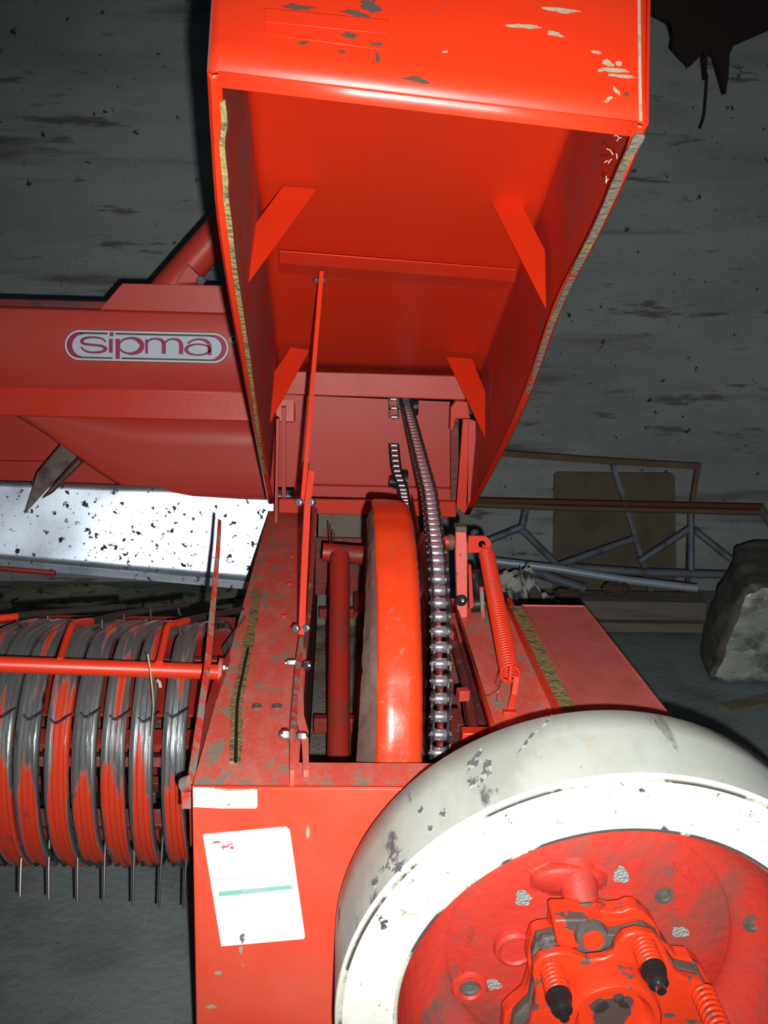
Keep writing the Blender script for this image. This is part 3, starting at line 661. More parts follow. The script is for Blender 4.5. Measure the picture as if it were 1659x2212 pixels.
# greasy inner guards right of the chain
m = M().slab([atz(x, y, .70) for x, y in ((962, 1290), (984, 1300), (1058, 1560), (1080, 1680), (985, 1690), (1005, 1560), (988, 1420))], (0, 0, -.008))
m.build('inner_guard', reddark, BAL, 'greasy dark inner guard')
pp = [atz(x, y, .74) for x, y in ((962, 1300), (985, 1400), (1012, 1500), (1030, 1640))]
M().tube(catmull(pp, 4), .012, 10).build('guard_roll', reddark, BAL)
m = M()
for (x, y, s) in ((970, 1372, .020), (966, 1465, .018), (1000, 1500, .024)): M().box(atz(x, y, .76), (s, s, s), Matrix.Rotation(.2, 3, 'Z')).build('square_nut', redfar, BAL, bevel=.002)
M().box(atz(985, 1590, .72), (.04, .2, .03)).build('guard_block', reddark, BAL, bevel=.002); M().box(atz(1035, 1592, .76), (.07, .03, .03)).build('guard_block', red, BAL, bevel=.002)
# inner wall seen right of the chain
M().slab([(.245, 1.75, .40), (.26, 3.25, .40), (.26, 3.25, .90), (.26, 2.3, .80), (.245, 1.75, .70)], (.004, 0, 0)).build('inner_wall', redtube, BAL)
M().slab([(.25, 2.42, .78), (.60, 2.42, .78), (.60, 2.42, .45), (.25, 2.42, .45)], (0, .006, 0)).build('deck_end_plate', reddark, BAL)
# boss, upright, ear
M().cyl(at(945, 1170, 2.42), at(984, 1171, 2.42), .016, 20).build('lever_boss', red, BAL)
M().cyl(at(968, 1171, 2.42), at(978, 1171, 2.42), .021, 20).build('boss_collar', grey, BAL)
m = M().slab([at(x, y, 2.36) for x, y in ((985, 1142), (1007, 1140), (1010, 1180), (1010, 1334), (988, 1336), (984, 1200))], (0, .03, 0))
pinkred = mat('pink_worn_red', (.85, .17, .14), .4, layers=[((.35, .12, .10), 40, .60, .06, (1, 1, 1), .6)], bump=.2)
lv = m.build('tension_lever', pinkred, BAL, 'pinkish red upright lever bar', bevel=.003)
M().box(at(996, 1143, 2.35)+V((0, .015, 0)), (.028, .04, .014)).build('lever_cap', grey, lv, bevel=.002)
mm_ = M().lathe([(.0, -.004), (.007, -.004), (.014, 0), (.016, .008)], at(997, 1298, 2.355), (0, 1, 0), 18); mm_.build('lever_hole_shade', hole, lv)  # black disc on the solid bar, painted as the shade of a hole
M().lathe([(0, .0), (.004, 0), (.0045, -.004)], at(999, 1296, 2.349), (0, 1, 0), 10).build('lever_pin', zinc, lv)
m = M().slab([at(x, y, 2.37) for x, y in ((1012, 1222), (1018, 1220), (1024, 1312), (1014, 1318))], (0, .02, 0)); m.build('side_link', redfar, lv, bevel=.002)
m = M().slab([at(x, y, 2.36) for x, y in ((1036, 1270), (1045, 1268), (1048, 1345), (1052, 1356), (1036, 1356), (1040, 1340))], (0, .012, 0)); m.build('hook_bar', redworn, lv, bevel=.001)
M().cyl(at(1018, 1305, 2.40), at(1046, 1303, 2.40), .022, 18).cyl(at(1022, 1235, 2.44), at(1040, 1300, 2.44), .018, 14).build('pivot', black, lv, 'greasy black pivot')
m = M()
o_ = []; i_ = []
cen = (1041, 1176)
for k in range(24):
    a = 2*pi*k/24; i_.append(at(cen[0]+8*cos(a), cen[1]+8*sin(a), 2.33))
    if abs(a-pi) < pi/2-.01: 
        yy = sin(a); o_.append(at(1012 if abs(a-pi) < .8 else 1012+ (abs(a-pi)-.8)/.77*28, cen[1]+ (1 if yy > 0 else -1)*min(abs(sin(a)/max(abs(cos(a)), .01))*29, 18), 2.33))
    else: o_.append(at(cen[0]+20*cos(a), cen[1]+18*sin(a), 2.33))
dy = V((0, .008, 0))
m.grid([i_, o_, [p+dy for p in o_], [p+dy for p in i_], i_], cv=True)
m.build('spring_ear', red, lv, 'rounded red ear with a hole', ang=30)
# spring
sa = at(1051, 1196, 2.32); sb = at(1101, 1452, 1.87); ax = (sb-sa); Ln = ax.length; ax.normalize()
u = ax.cross(V((0, 0, 1))).normalized(); w2 = ax.cross(u)
m = M(); pts = []; nc_ = 52
for k in range(nc_*14+1):
    t = k/(nc_*14); a = 2*pi*k/14; r = .0165+.001*t; pts.append(sa+ax*Ln*t+(u*cos(a)+w2*sin(a))*r)
sp = m.tube(pts, .0033, 7).build('tension_spring', red, BAL, 'long red coil spring', ang=80)
m = M()
ring = [sb+ax*.006+(u*cos(k*pi/8)+w2*sin(k*pi/8))*.019 for k in range(13)]
m.tube(ring+[sb+ax*.03+u*.004], .004, 8).build('spring_hook', red, sp); m = M()
m.tube([sa, sa-ax*.012+u*.003, at(1043, 1176, 2.33)], .0035, 8)
m.build('spring_hook', red, sp)
m = M().ribbon([at(1116, 1462, 1.84), atz(1110, 1500, .82), atz(1102, 1532, .80)], .012, (0, -.8, .6), .005)
m.box(atz(1101, 1540, .797), (.026, .012, .008)); m.build('anchor_strap', red, BAL, bevel=.001)
M().tube(catmull([atz(1080, 1450, .86), atz(1071, 1478, .81), atz(1079, 1485, .80), atz(1060, 1500, .80), atz(1047, 1503, .80)], 4), .0007, 5).tube(catmull([atz(1085, 1470, .84), atz(1075, 1495, .80), atz(1072, 1518, .80)], 4), .0007, 5).build('binding_wire', steel, BAL)

# ---- stickers on the front panel
def fpz(x, y, o=0): return at(x, y, YF-.0008-o)
def fpoly(px, o, mt, name, par, label=None, m=None, t=.0006):
    m = m or M(); m.slab([fpz(x, y, o) for x, y in px], (0, -t, 0))
    return m.build(name, mt, par, label) if name else m
st = fpoly([(417, 1700), (460, 1701), (470, 1704), (520, 1706), (548, 1704), (556, 1706), (556, 1742), (552, 1746), (480, 1746), (418, 1743)], 0, paper, 'blank_sticker', fp, 'worn white sticker strip')
m = M()
for b_ in ((494, 1738, 4, 2.5), (546, 1739, 2, 1.5), (505, 1706, 30, 2.2), (475, 1704, 12, 2)): fpoly(blob(*b_), .0008, glue, 'dirt_speck', st)
sk = fpoly([(438, 1802), (618, 1785), (626, 1792), (659, 2022), (656, 2028), (478, 2044)], 0, paper, 'printed_notice', fp, 'tilted white notice with small tractor drawing and green bar')
ND = V(fpz(626, 1790)-fpz(438, 1802)).normalized(); NU = V((fpz(438, 1802)-fpz(478, 2044))).normalized()
def NP(cx, cy, o=.0008): return fpz(410+cx/5.978, 1690+cy/5.978, o)
def npoly(px, o=.0008, m=None): m.slab([NP(x, y, o) for x, y in px], (0, -.0004, 0)); return m
m = M()
npoly([(300, 762), (388, 750), (392, 780), (304, 790)], m=m); npoly([(268, 786), (300, 778), (300, 784), (270, 794)], m=m)
npoly([(402, 828), (440, 812), (482, 818), (500, 792), (556, 788), (556, 800), (510, 806), (492, 838), (436, 848), (410, 846)], m=m)
npoly(blob(545, 842, 24, 22, 16, .02), m=m); npoly(blob(432, 862, 8, 16, 10, .1), m=m)
npoly([(494, 780), (500, 765), (552, 760), (556, 766), (504, 771), (500, 790)], m=m); npoly([(430, 790), (434, 790), (436, 818), (431, 818)], m=m)
m.build('tractor_drawing', pink, sk)
m = M(); npoly([(374, 1412), (1310, 1325), (1318, 1375), (378, 1472)], m=m); m.build('green_bar', cyan, sk)
m = M()
for i, (x0, y0, L) in enumerate(((720, 815, 370), (740, 910, 330), (470, 1000, 560), (480, 1070, 600), (500, 1540, 640), (510, 1630, 640), (530, 1720, 560), (550, 1790, 640), (560, 1860, 560), (700, 1940, 600))):
    m = M(); npoly([(x0, y0), (x0+L, y0-L*.09), (x0+L+2, y0-L*.09+14), (x0+2, y0+14)], m=m); m.build('printed_line', paleblue, sk)
m = M(); npoly(blob(680, 2010, 30, 60, 14, .3), m=m); m.build('smudge', smear, sk)
def text(s, name, size, p, xd, yd, mt, par, ext=.0002, xs=1):
    c = bpy.data.curves.new(name, 'FONT'); c.body = s; c.size = size; c.extrude = ext; c.align_x = 'LEFT'
    o = bpy.data.objects.new('tmp', c); COL.objects.link(o)
    dg = bpy.context.evaluated_depsgraph_get(); me = bpy.data.meshes.new_from_object(o.evaluated_get(dg))
    bpy.data.objects.remove(o)
    zd = xd.cross(yd).normalized(); m = M()
    m.add([V(p)+xd*(v.co.x*xs)+yd*v.co.y+zd*v.co.z for v in me.vertices], [tuple(f.vertices) for f in me.polygons])
    return m.build(name, mt, par, ang=20)
xd = (NP(1290, 1190)-NP(345, 1275)).normalized(); yd = xd.cross(V((0, 1, 0))).normalized()
if yd.z < 0: yd = -yd
wl = (NP(1290, 1190)-NP(345, 1275)).length
text('INFORMACIJE ZA GAZDINSTVO', 'notice_heading', .0085, NP(345, 1275, .001), xd, yd, faint, sk, xs=wl/.122)
text('APARATIV', 'notice_bar_text', .0085, NP(670, 1428, .0015), xd, yd, faint, sk, xs=1.1)
m = M()
for b_ in ((472, 2102, 8, 5), (525, 2085, 2, 2), (455, 2175, 12, 4), (520, 2052, 4, 9), (665, 1800, 5, 14)): fpoly(blob(*b_), 0, glue, 'paint_chip', fp, t=.0003)
M().box(((XL+.36)/2, YF+.002, ZD+.001), (.36-XL, .006, .003)).build('top_fold', red, fp, bevel=.001)

# ---- flywheel
FC = V((.441, 1.28, .543)); FN = V((0, -1, -.08)).normalized(); FB = -FN
E1 = V((1, 0, 0)); E2 = FN.cross(E1).normalized()
if E2.z < 0: E2 = -E2
prf = [(.330, .022), (.329, .004), (.332, 0), (.408, 0), (.413, -.001), (.416, .003), (.419, -.002), (.423, .0), (.425, .005)]
prr = [(.425, .005), (.425, .06), (.425, .12), (.425, .178), (.421, .183), (.34, .183)]
m = M().lathe(prf, FC, FB, 200, 0); m.lathe(prr, FC, FB, 200, 1)
fw_ = m.build('flywheel', [white, whiterim], BAL, 'heavy flywheel with white painted rim and red web', ang=50)
def rimhit(x, y, lift=.0006):
    d = ray(x, y); lo_, hi_ = 1.0, 3.0; st_ = 1.0
    best_ = None
    while st_ < 2.2:
        p = CAM+d*st_; q = p-FC; h = q.dot(FB); r = (q-FB*h).length
        if r <= .425+lift and 0 <= h <= .185: return p
        st_ += .0008
    return None
for b_ in ((1025, 1645, 10, 22, .5), (1050, 1665, 10, 20, .4), (1022, 1690, 12, 12, .3), (1140, 1600, 26, 3, -.9), (845, 1860, 9, 26, .7), (862, 1870, 6, 16, .7), (930, 1790, 5, 7, 0), (958, 1758, 6, 8, .3), (1180, 1560, 14, 2, -.9), (812, 1905, 6, 12, .5), (910, 1750, 4, 8, .6)):
    P_ = [rimhit(x, y) for x, y in blob(b_[0], b_[1], b_[2], b_[3], 22, .55, b_[4])]
    if all(P_):
        q = sum(P_, V())/len(P_)-FC; nr = (q-FB*q.dot(FB)).normalized()
        M().slab(P_, nr*.0006).build('scuff_mark', smear, fw_)
grime = mat('rim_grime', (.60, .58, .46), .8, layers=[((.07, .06, .05), 9, .46, .04, (1, 1, 1), .8)], bump=.5)
M().lathe([(.4145, -.0012), (.4165, -.0022), (.4200, -.0018), (.4205, -.0006)], FC, FB, 200).build('rim_seam', grime, fw_, 'cracked grimy seam along the rim edge')
M().lathe([(.3322, -.0008), (.3345, -.0012), (.3365, -.0006)], FC, FB, 200).build('inner_seam', grime, fw_)
prw = [(.330, .018), (.326, .03), (.318, .08), (.300, .125), (.270, .147), (.245, .152), (.240, .147), (.236, .143), (.16, .146), (.10, .142), (.04, .140)]
web = M().lathe(prw, FC, FB, 160).build('flywheel_web', redweb, fw_, 'red cast web with bare paint chips', ang=60)
WP = FC+FB*.143
def wb(x, y, o=0): return hit(x, y, WP+FN*o, FN)
def C8(x, y): return (860+x/2.076, 1700+y/2.076)
m = M()
for x, y, rx, ry in ((560, 495, 34, 38), (1000, 395, 38, 40), (1265, 650, 42, 24), (425, 885, 36, 24)):
    px, py = C8(x, y); M().slab([wb(a, b, .001) for a, b in blob(px, py, rx/2.076, ry/2.076, 14, .22)], FN*.0012).build('bare_chip', chip, web, 'silvery chip of missing paint')
m = M()
for x, y, r in ((1190, 480, .011), (320, 885, .016), (1590, 605, .012)):
    p = wb(*C8(x, y)); M().lathe([(r*1.5, -.0015), (r, -.002), (r*.8, .001), (0, .0012)], p+FN*.003, FB, 20).build('web_hole', grey, web)
p = wb(*C8(522, 712)); M().lathe([(.036, 0), (.034, .010), (.028, .014), (.024, .010), (0, .010)], p, FN, 28).build('web_boss', redweb, web)
p = wb(*C8(320, 895)); M().lathe([(.032, 0), (.028, .008), (.02, .009), (.014, .002), (0, .0)], p, FN, 24).build('web_boss', redweb, web)
# swelling on the casting with the radial stub leading to the clutch
a = wb(*C8(800, 400)); b = hit(*C8(830, 560), FC+FB*.10, FN)
m = M().tube([a+FB*.02, a.lerp(b, .4), b, b+(b-a)*.5], [.040, .030, .027, .027], 24)
m.build('lug_stub', redweb, web)
mm_ = M(); rows = []
for i in range(13):
    row = []
    for j in range(25):
        x = 590+(940-590)*j/24; y = 340+150*i/12; u_ = (x-765)/175; v_ = (y-415)/75; h = max(0, 1-u_*u_-v_*v_)**.5*.022
        row.append(wb(*C8(x, y), h-.002))
    rows.append(row)
mm_.grid(rows).build('cast_swelling', redweb, web, ang=80)
M().lathe([(.030, -.004), (.034, 0), (.034, .006), (.030, .009)], b, (a-b), 24).build('stub_collar', redclutch, web)
M().tube([b+(b-a)*-.05, b+(b-a)*.7], .024, 20).build('stub_shaft', grey, web)
xdw = E1; 
def wtext(s, name, x0, y0, x1, y1, size):
    p0, p1 = wb(*C8(x0, y0), .002), wb(*C8(x1, y1), .002); xd = (p1-p0).normalized(); yd = FN.cross(xd).normalized()
    text(s, name, size, p0, xd, yd, redweb, web, .0012)
wtext('42-2801', 'casting_number', 1215, 350, 1370, 480, .022)
wtext('0520 040 00600', 'casting_number', 285, 880, 375, 540, .018)
# clutch stack
def C9(x, y): return (1080+x/2.865, 1900+y/2.865)
def cp9(P, dep): return [hit(*C9(x, y), FC+FB*dep, FN) for x, y in P]
back = [(20, 960), (30, 840), (80, 790), (150, 730), (175, 650), (192, 590), (170, 500), (180, 420), (205, 345), (250, 325), (312, 318), (318, 262), (350, 240), (430, 236), (520, 200), (600, 182), (690, 205), (760, 200), (800, 180), (840, 180), (890, 205), (950, 260), (985, 320), (1000, 370), (1050, 425), (1095, 485), (1180, 492), (1240, 540), (1290, 620), (1350, 760), (1400, 900), (1400, 1100), (1250, 1350), (700, 1500), (150, 1350), (0, 1100)]
ccl = M().slab(cp9(back, .085), FB*.03); clu = ccl.build('slip_clutch', redclutch, BAL, 'orange-red slip clutch plates with coil springs', bevel=.003)
midp = [(60, 1000), (90, 850), (180, 760), (212, 600), (200, 470), (230, 370), (330, 350), (500, 330), (720, 345), (900, 300), (980, 350), (1030, 450), (1090, 540), (1240, 580), (1330, 760), (1370, 1000), (1200, 1300), (600, 1400), (150, 1250)]
M().slab(cp9(midp, .062), FB*.02).build('friction_disc', grey, clu, 'dark friction disc', bevel=.002)
m = M().slab(cp9([(330, 265), (350, 252), (640, 250), (645, 362), (560, 410), (400, 440), (350, 400)], .050), FB*.05)
m.build('clutch_block', redclutch, clu, bevel=.003)
p = cp9([(560, 330)], .048)[0]; M().lathe([(0, .012), (.024, .012), (.026, .004), (.026, 0)], p, FN, 24).build('block_boss', grey, clu)
p = cp9([(572, 362)], .040)[0]; M().lathe([(0, .008), (.016, .008), (.018, 0)], p, FN, 24).build('block_pin', redclutch, clu)
m = M(); p = cp9([(285, 375)], .05)[0]; bolt(m, p, FN, .014, .010); m.cyl(p+V((.006, 0, -.008)), p+V((.006, 0, .014))+FN*.012, .004, 8); m.build('bolt', grey, clu)
frp = [(100, 1100), (190, 900), (225, 700), (205, 600), (215, 530), (250, 485), (330, 458), (420, 455), (480, 475), (540, 500), (640, 490), (700, 465), (720, 405), (770, 350), (850, 325), (950, 345), (1010, 400), (1045, 480), (1080, 560), (1130, 605), (1250, 635), (1330, 740), (1370, 880), (1380, 1050), (1250, 1250), (700, 1400), (250, 1300)]
frm = M().slab(cp9(frp, .030), FB*.018).build('pressure_plate', redclutch, clu, bevel=.004)
m = M().lathe([(.074, 0), (.074, .045), (.070, .050), (.062, .050), (.058, .040), (.050, .030), (0, .030)], cp9([(650, 800)], .03)[0]*0+FC+FB*.03, FN, 64)
m.build('hub_ring', redclutch, clu, 'raised hub ring', ang=40)
m = M(); hc = FC+FN*.0005
for b_ in ((0, .0, .030), (.02, .022, .012), (-.02, .015, .014), (.008, .03, .009)):
    m.slab([hc+E1*(b_[0]+b_[2]*cos(k*pi/8)*(1+.25*wn((k, b_[2]*90, 0))))+E2*(b_[1]+b_[2]*sin(k*pi/8)) for k in range(16)], FN*.0012)
m.build('worn_spot', scar, clu)
def cspring(x, y, nc, hl, dark, nut=True):
    p = cp9([(x, y)], .030)[0]; m = M(); pts = []; r = .0155
    for k in range(nc*16+1): t = k/(nc*16); a = 2*pi*k/16; pts.append(p+FN*(hl*t)+(E1*cos(a)+E2*sin(a))*r)
    s = m.tube(pts, .0038, 8).build('clutch_spring', redclutch, clu, 'coil spring on a clutch bolt', ang=80)
    M().cyl(p, p+FN*hl, .011, 16).build('spring_bolt', grey, s)
    if nut:
        M().lathe([(0, 0), (.0195, 0), (.0195, .006), (.016, .007), (.018, .009), (.018, .013), (.013, .014), (.016, .016), (.015, .030), (.009, .033), (.0, .033)], p+FN*hl, FN, 24).build('spring_nut', black, s)
        M().cyl(p+FN*(hl+.030), p+FN*(hl+.044), .0075, 12).build('bolt_tip', zinc if x > 700 else black, s)
cspring(885, 400, 6, .050, 1); cspring(320, 560, 6, .050, 1); cspring(1255, 700, 8, .085, 0, False)

# ---- pickup
PU = []
YC, ZC, RP_ = 2.15, .55, .265
prf_ = [(2.335, .70), (2.33, .745), (2.30, .785), (2.25, .808)]
pathp = [V((0, y, z)) for y, z in prf_]
for k in range(0, 27):
    a = radians(80+k*6); pathp.append(V((0, YC+RP_*cos(a), ZC+RP_*sin(a)*1.03)))
pathp.append(V((0, YC+.0, ZC-.272))); 
pathp = [pathp[0]]+[p for p in catmull(pathp[1:], 2)]
XS = [at(x, 1590, 1.9).x for x in (373, 302, 241, 177.5, 118.5, 52.5, -5, -62)]
for i, X in enumerate(XS):
    wv = .0485
    pf = [(-.5, -.012), (-.5, 0), (-.46, .003), (-.36, .0045), (-.30, .001), (-.16, .001), (-.10, .006), (.10, .006), (.16, .001), (.30, .001), (.36, .0045), (.46, .003), (.5, 0), (.5, -.012)]
    rows = []; n = len(pathp)
    for k, p in enumerate(pathp):
        t = (pathp[min(k+1, n-1)]-pathp[max(k-1, 0)]).normalized(); nn = V((0, t.z, -t.y))
        if nn.dot(p-V((0, YC, ZC))) < 0: nn = -nn
        sh = .30*max(0, (p.y-2.12))
        rows.append([p+V((X+s*wv+sh, 0, 0))+nn*h for s, h in pf])
    m = M().grid(rows)
    for q_ in range(len(m.f)):
        k = q_//(len(pf)-1); j = q_ % (len(pf)-1)
        zz = pathp[k].z; lim = .60+.02*((i*37) % 5-2)
    m.build('pickup_strap', strapm, BAL, ang=40)
# drum inside the straps
m = M()
for a in (20, 90, 165, 215, 300):
    ar = radians(a); M().box((-.65, YC+.19*cos(ar), ZC+.19*sin(ar)), (.95, .04, .022), Matrix.Rotation(ar, 3, 'X')).build('tine_bar', reddark, BAL, bevel=.002)
M().cyl((-1.2, YC, ZC), (-.23, YC, ZC), .06, 24).build('drum_shaft', reddark, BAL)
M().slab([(-1.2, 2.42, .30), (-.24, 2.42, .30), (-.24, 2.40, .70), (-1.2, 2.40, .70)], (0, .006, 0)).build('pickup_back_plate', reddark, BAL)
M().slab([(-1.2, 2.00, .69), (-.24, 2.00, .69), (-.24, 2.38, .775), (-1.2, 2.38, .775)], (0, 0, -.005)).build('pickup_top_plate', redtube, BAL)
M().slab([(-1.2, 1.93, .655), (-.24, 1.93, .655), (-.24, 1.98, .665), (-1.2, 1.98, .665)], (0, 0, -.01)).build('pickup_front_rail', redtube, BAL)
m = M()
for x in (405, 347, 289, 227, 167, 105, 45, -15): M().box(at(x-18, 1790, 2.0), (.034, .03, .045)).build('tine_holder', redtube, BAL, bevel=.004)
for x0, x1, y1 in ((405, 397, 1962), (352, 343, 1960), (291, 287, 1955), (228, 224, 1950), (169, 167, 1948), (107, 105, 1942), (49, 43, 1936), (-12, -18, 1930)):
    a, b_ = at(x0, 1800, 1.97), at(x1, y1, 1.90)
    M().tube([a+V((0, .03, .03)), a, a.lerp(b_, .5)+V((0, -.004, 0)), b_], [.003, .003, .003, .0026], 8).build('tine', tinem, BAL)
for x, y in ((372, 1545), (310, 1555), (248, 1550), (185, 1545), (120, 1558), (62, 1550), (0, 1545)):
    P = [at(x-10, y-4, 1.875), at(x-2, y+4, 1.872), at(x+8, y+2, 1.872), at(x+22, y-8, 1.885), at(x+34, y-16, 1.92)]
    M().tube(catmull(P, 3), .0022, 6).build('tine', darkwire, BAL)
# wind guard
ta_, tb_ = at(-120, 1431, 1.86), at(478, 1452, 1.96)
wg = M().tube([ta_, tb_], .0165, 28).build('wind_guard_tube', red, BAL, 'red crop guard tube with bent fingers')
M().cyl(tb_-V((.004, 0, 0)), tb_+V((.004, 0, 0)), .030, 24).build('tube_flange', redfender, wg)
for _p in ((.006, -.02, .018), (.006, -.02, -.035)):
    m = M(); bolt(m, tb_+V(_p), (1, 0, 0), .008, .007); m.build('bolt', zinc, wg)
for P in (((344, 1432, 1.93), (352, 1398, 1.98), (361, 1358, 2.04), (368, 1350, 2.06), (385, 1346, 2.1), (433, 1334, 2.2), (523, 1318, 2.36)), ((129, 1428, 1.90), (141, 1390, 1.97), (153, 1356, 2.03), (160, 1347, 2.06), (175, 1344, 2.1), (209, 1340, 2.18), (284, 1324, 2.3), (407, 1306, 2.45)), ((-40, 1340, 2.1), (35, 1331, 2.16), (101, 1324, 2.24), (200, 1316, 2.34), (269, 1311, 2.42)), ((-40, 1316, 2.2), (20, 1309, 2.3))):
    pts = catmull([at(*p) for p in P], 4); m = M().tube(pts, .0078, 14)
    for q_ in range(len(m.f)):
        if (sum((m.v[k] for k in m.f[q_]), V())/len(m.f[q_])).y > 2.15: m.mi[q_] = 1
    m.build('guard_finger', [red, darkwire], wg, ang=50)
for x, y0, y1, Y in ((387, 1352, 1375, 2.1), (220, 1342, 1372, 2.18), (267, 1330, 1376, 2.25), (325, 1318, 1378, 2.33), (37, 1335, 1350, 2.16), (102, 1326, 1352, 2.24), (385, 1312, 1330, 2.42)):
    M().tube([at(x, y0-4, Y), at(x+1, (y0+y1)/2, Y-.005), at(x+5, y1, Y-.01)], .0035, 8).build('finger_wire', darkwire, wg)
for P in (((-40, 1362, 2.3), (60, 1356, 2.34), (110, 1350, 2.36), (150, 1352, 2.36)), ((-20, 1352, 2.3), (45, 1348, 2.32))):
    M().tube([at(*p) for p in P], .006, 8).build('rear_wire', rustred, wg)
# lever bar next to the deck
pts = [at(474, 1122, 2.25), at(470, 1190, 2.15), at(458, 1320, 1.98), at(448, 1430, 1.82), at(430, 1560, 1.68), at(413, 1675, 1.56)]
m = M().ribbon(pts, [.008, .010, .013, .014, .014, .014], (.35, -1, 0), .006)
m.build('adjusting_bar', redworn, BAL, 'long worn red and grey bar beside the deck')
M().cyl(at(399, 1695, 1.56), at(416, 1690, 1.55), .014, 14).box(at(404, 1718, 1.56), (.016, .02, .04)).build('bar_pivot', redworn, BAL)
M().slab([at(497, 1400, 2.02), at(424, 1690, 1.58), at(408, 1700, 1.60), at(425, 1600, 1.75), at(462, 1462, 1.98)], (0, .004, -.12)).build('side_skirt', redfar, BAL)
m = M().slab([at(480, 1400, 2.1), at(530, 1330, 2.3), at(530, 1400, 2.25), at(495, 1440, 2.1)], (0, .01, 0)).build('side_bracket', grey, BAL)

# straws caught on the pickup
m = M().tube(catmull([at(319, 1413, 1.84), at(326, 1460, 1.82), at(331, 1515, 1.82), at(330, 1545, 1.84), at(326, 1590, 1.86)], 4), .0014, 5)
tag(m.build('straw_stalk', straw), 'long dry straw stalk lying upright over the pickup rings', 'straw')
m = M().ribbon([at(339, 1468, 1.845), at(345, 1474, 1.84), at(347, 1485, 1.84)], .006, (0, -1, 0), .001)
tag(m.build('straw_chip', straw), 'pale broken straw chip hanging just under the red guard tube', 'straw')

# ================================================================== on the shed floor
m = M(); rows = []
for i in range(41):
    rows.append([V((-1.9+2.3*j/60, 2.75+2.1*i/40, .012+.05*max(0, wn((j*.15, i*.15, 1))+.3)+.012*wn((j*.9, i*.9, 2)))) for j in range(61)])
m.grid(rows)
for _ in range(900):
    p = V((random.uniform(-1.8, .28), random.uniform(2.8, 4.8), random.uniform(.03, .06))); a = random.uniform(-.6, .6)+(pi/2 if random.random() < .15 else 0); L = random.uniform(.03, .14)
    d_ = V((cos(a), sin(a), random.uniform(-.1, .15)))*L; s_ = V((-sin(a), cos(a), 0))*.0012
    m.add([p-s_, p+s_, p+d_+s_, p+d_-s_], [(0, 1, 2, 3)], 1 if random.random() < .35 else 2)
haystk = mat('hay_stalk', (.42, .40, .26), .9)
tag(m.build('loose_hay', [hay, straw, haystk], ang=40, stuff=True), 'dark layer of loose hay littering the floor behind the pickup', 'hay')
m = M()
for _ in range(90):
    p = V((random.uniform(-1.1, 1.9), random.uniform(2.2, 4.3), .009)); a = random.uniform(0, pi); L = random.uniform(.02, .09); s_ = V((-sin(a), cos(a), 0))*.001
    d_ = V((cos(a), sin(a), 0))*L; m.add([p-s_, p+s_, p+d_+s_, p+d_-s_], [(0, 1, 2, 3)])
tag(m.build('scattered_straw', haystk, stuff=True), 'thin straws scattered over the bare concrete floor', 'straw')

def T(name, pts, r, mt, parent, lab=None): return M().tube([at(*p) for p in pts], r, 12).build(name, mt, parent, lab)
def Tsq(name, pts, wd, mt, parent): return M().ribbon([at(*p) for p in pts], wd, (0, -1, 0), wd).build(name, mt, parent)
q = at(1300, 1240, 4.75)
FR = empty('gate_frame', (q.x, 4.75, 0), 'rusty tubular metal gate frame with blue-grey braces leaning at the back wall', 'metal frame')
Tsq('top_rail', [(1010, 969, 4.84), (1100, 979, 4.84), (1300, 994, 4.84), (1510, 1006, 4.84)], .030, rust, FR)
Tsq('end_post', [(1506, 1002, 4.84), (1492, 1095, 4.82), (1487, 1180, 4.82), (1484, 1262, 4.82), (1482, 1291, 4.82)], .024, rust, FR)
Tsq('brace_bar', [(1322, 1003, 4.81), (1362, 1130, 4.76), (1400, 1262, 4.74), (1410, 1297, 4.73)], .022, bluetube, FR)
q = at(1300, 1240, 4.6)
F2 = empty('truss_frame', (q.x, 4.6, 0), 'long low truss of rust-red and olive tubes with zigzag braces', 'metal truss')
Tsq('upper_chord', [(990, 1078, 4.62), (1200, 1083, 4.62), (1645, 1093, 4.62)], .020, rustred, F2)
T('upper_tube', [(990, 1089, 4.60), (1200, 1097, 4.60), (1645, 1107, 4.60)], .014, rust, F2)
for P in (((1643, 1093, 4.62), (1700, 1200, 4.62)), ((1136, 1098, 4.6), (1126, 1150, 4.58)), ((1128, 1138, 4.58), (1045, 1172, 4.58)), ((1128, 1145, 4.58), (1202, 1218, 4.56)), ((1493, 1110, 4.6), (1493, 1236, 4.5)), ((1490, 1142, 4.58), (1380, 1214, 4.55)), ((1500, 1145, 4.58), (1600, 1225, 4.5)), ((1366, 1165, 4.56), (1210, 1220, 4.5))):
    T('truss_brace', P, .017, bluetube, F2)
T('lower_chord', [(1190, 1222, 4.52), (1380, 1236, 4.50), (1600, 1243, 4.48)], .020, bluetube, F2)
def thing(o, l, c, g=None): return tag(o, l, c, g)
thing(M().tube([at(1030, 1208, 4.42), at(1200, 1228, 4.38), at(1345, 1252, 4.34), at(1506, 1271, 4.30)], .019, 16).build('metal_pipe', lightpipe), 'long light blue-grey pipe lying across the scrap heap', 'pipe')
thing(M().tube([at(1060, 1216, 4.50), at(1160, 1238, 4.50), at(1262, 1272, 4.48)], .024, 16).build('metal_pipe', bluetube), 'short dark pipe below the light blue-grey pipe', 'pipe')
thing(M().slab([at(x, y, 4.9) for x, y in ((1197, 1026), (1205, 1020), (1450, 1022), (1458, 1030), (1462, 1283), (1195, 1275))], (0, .012, 0)).build('board', boardm), 'brown flat board standing against the back wall behind the frames', 'board')
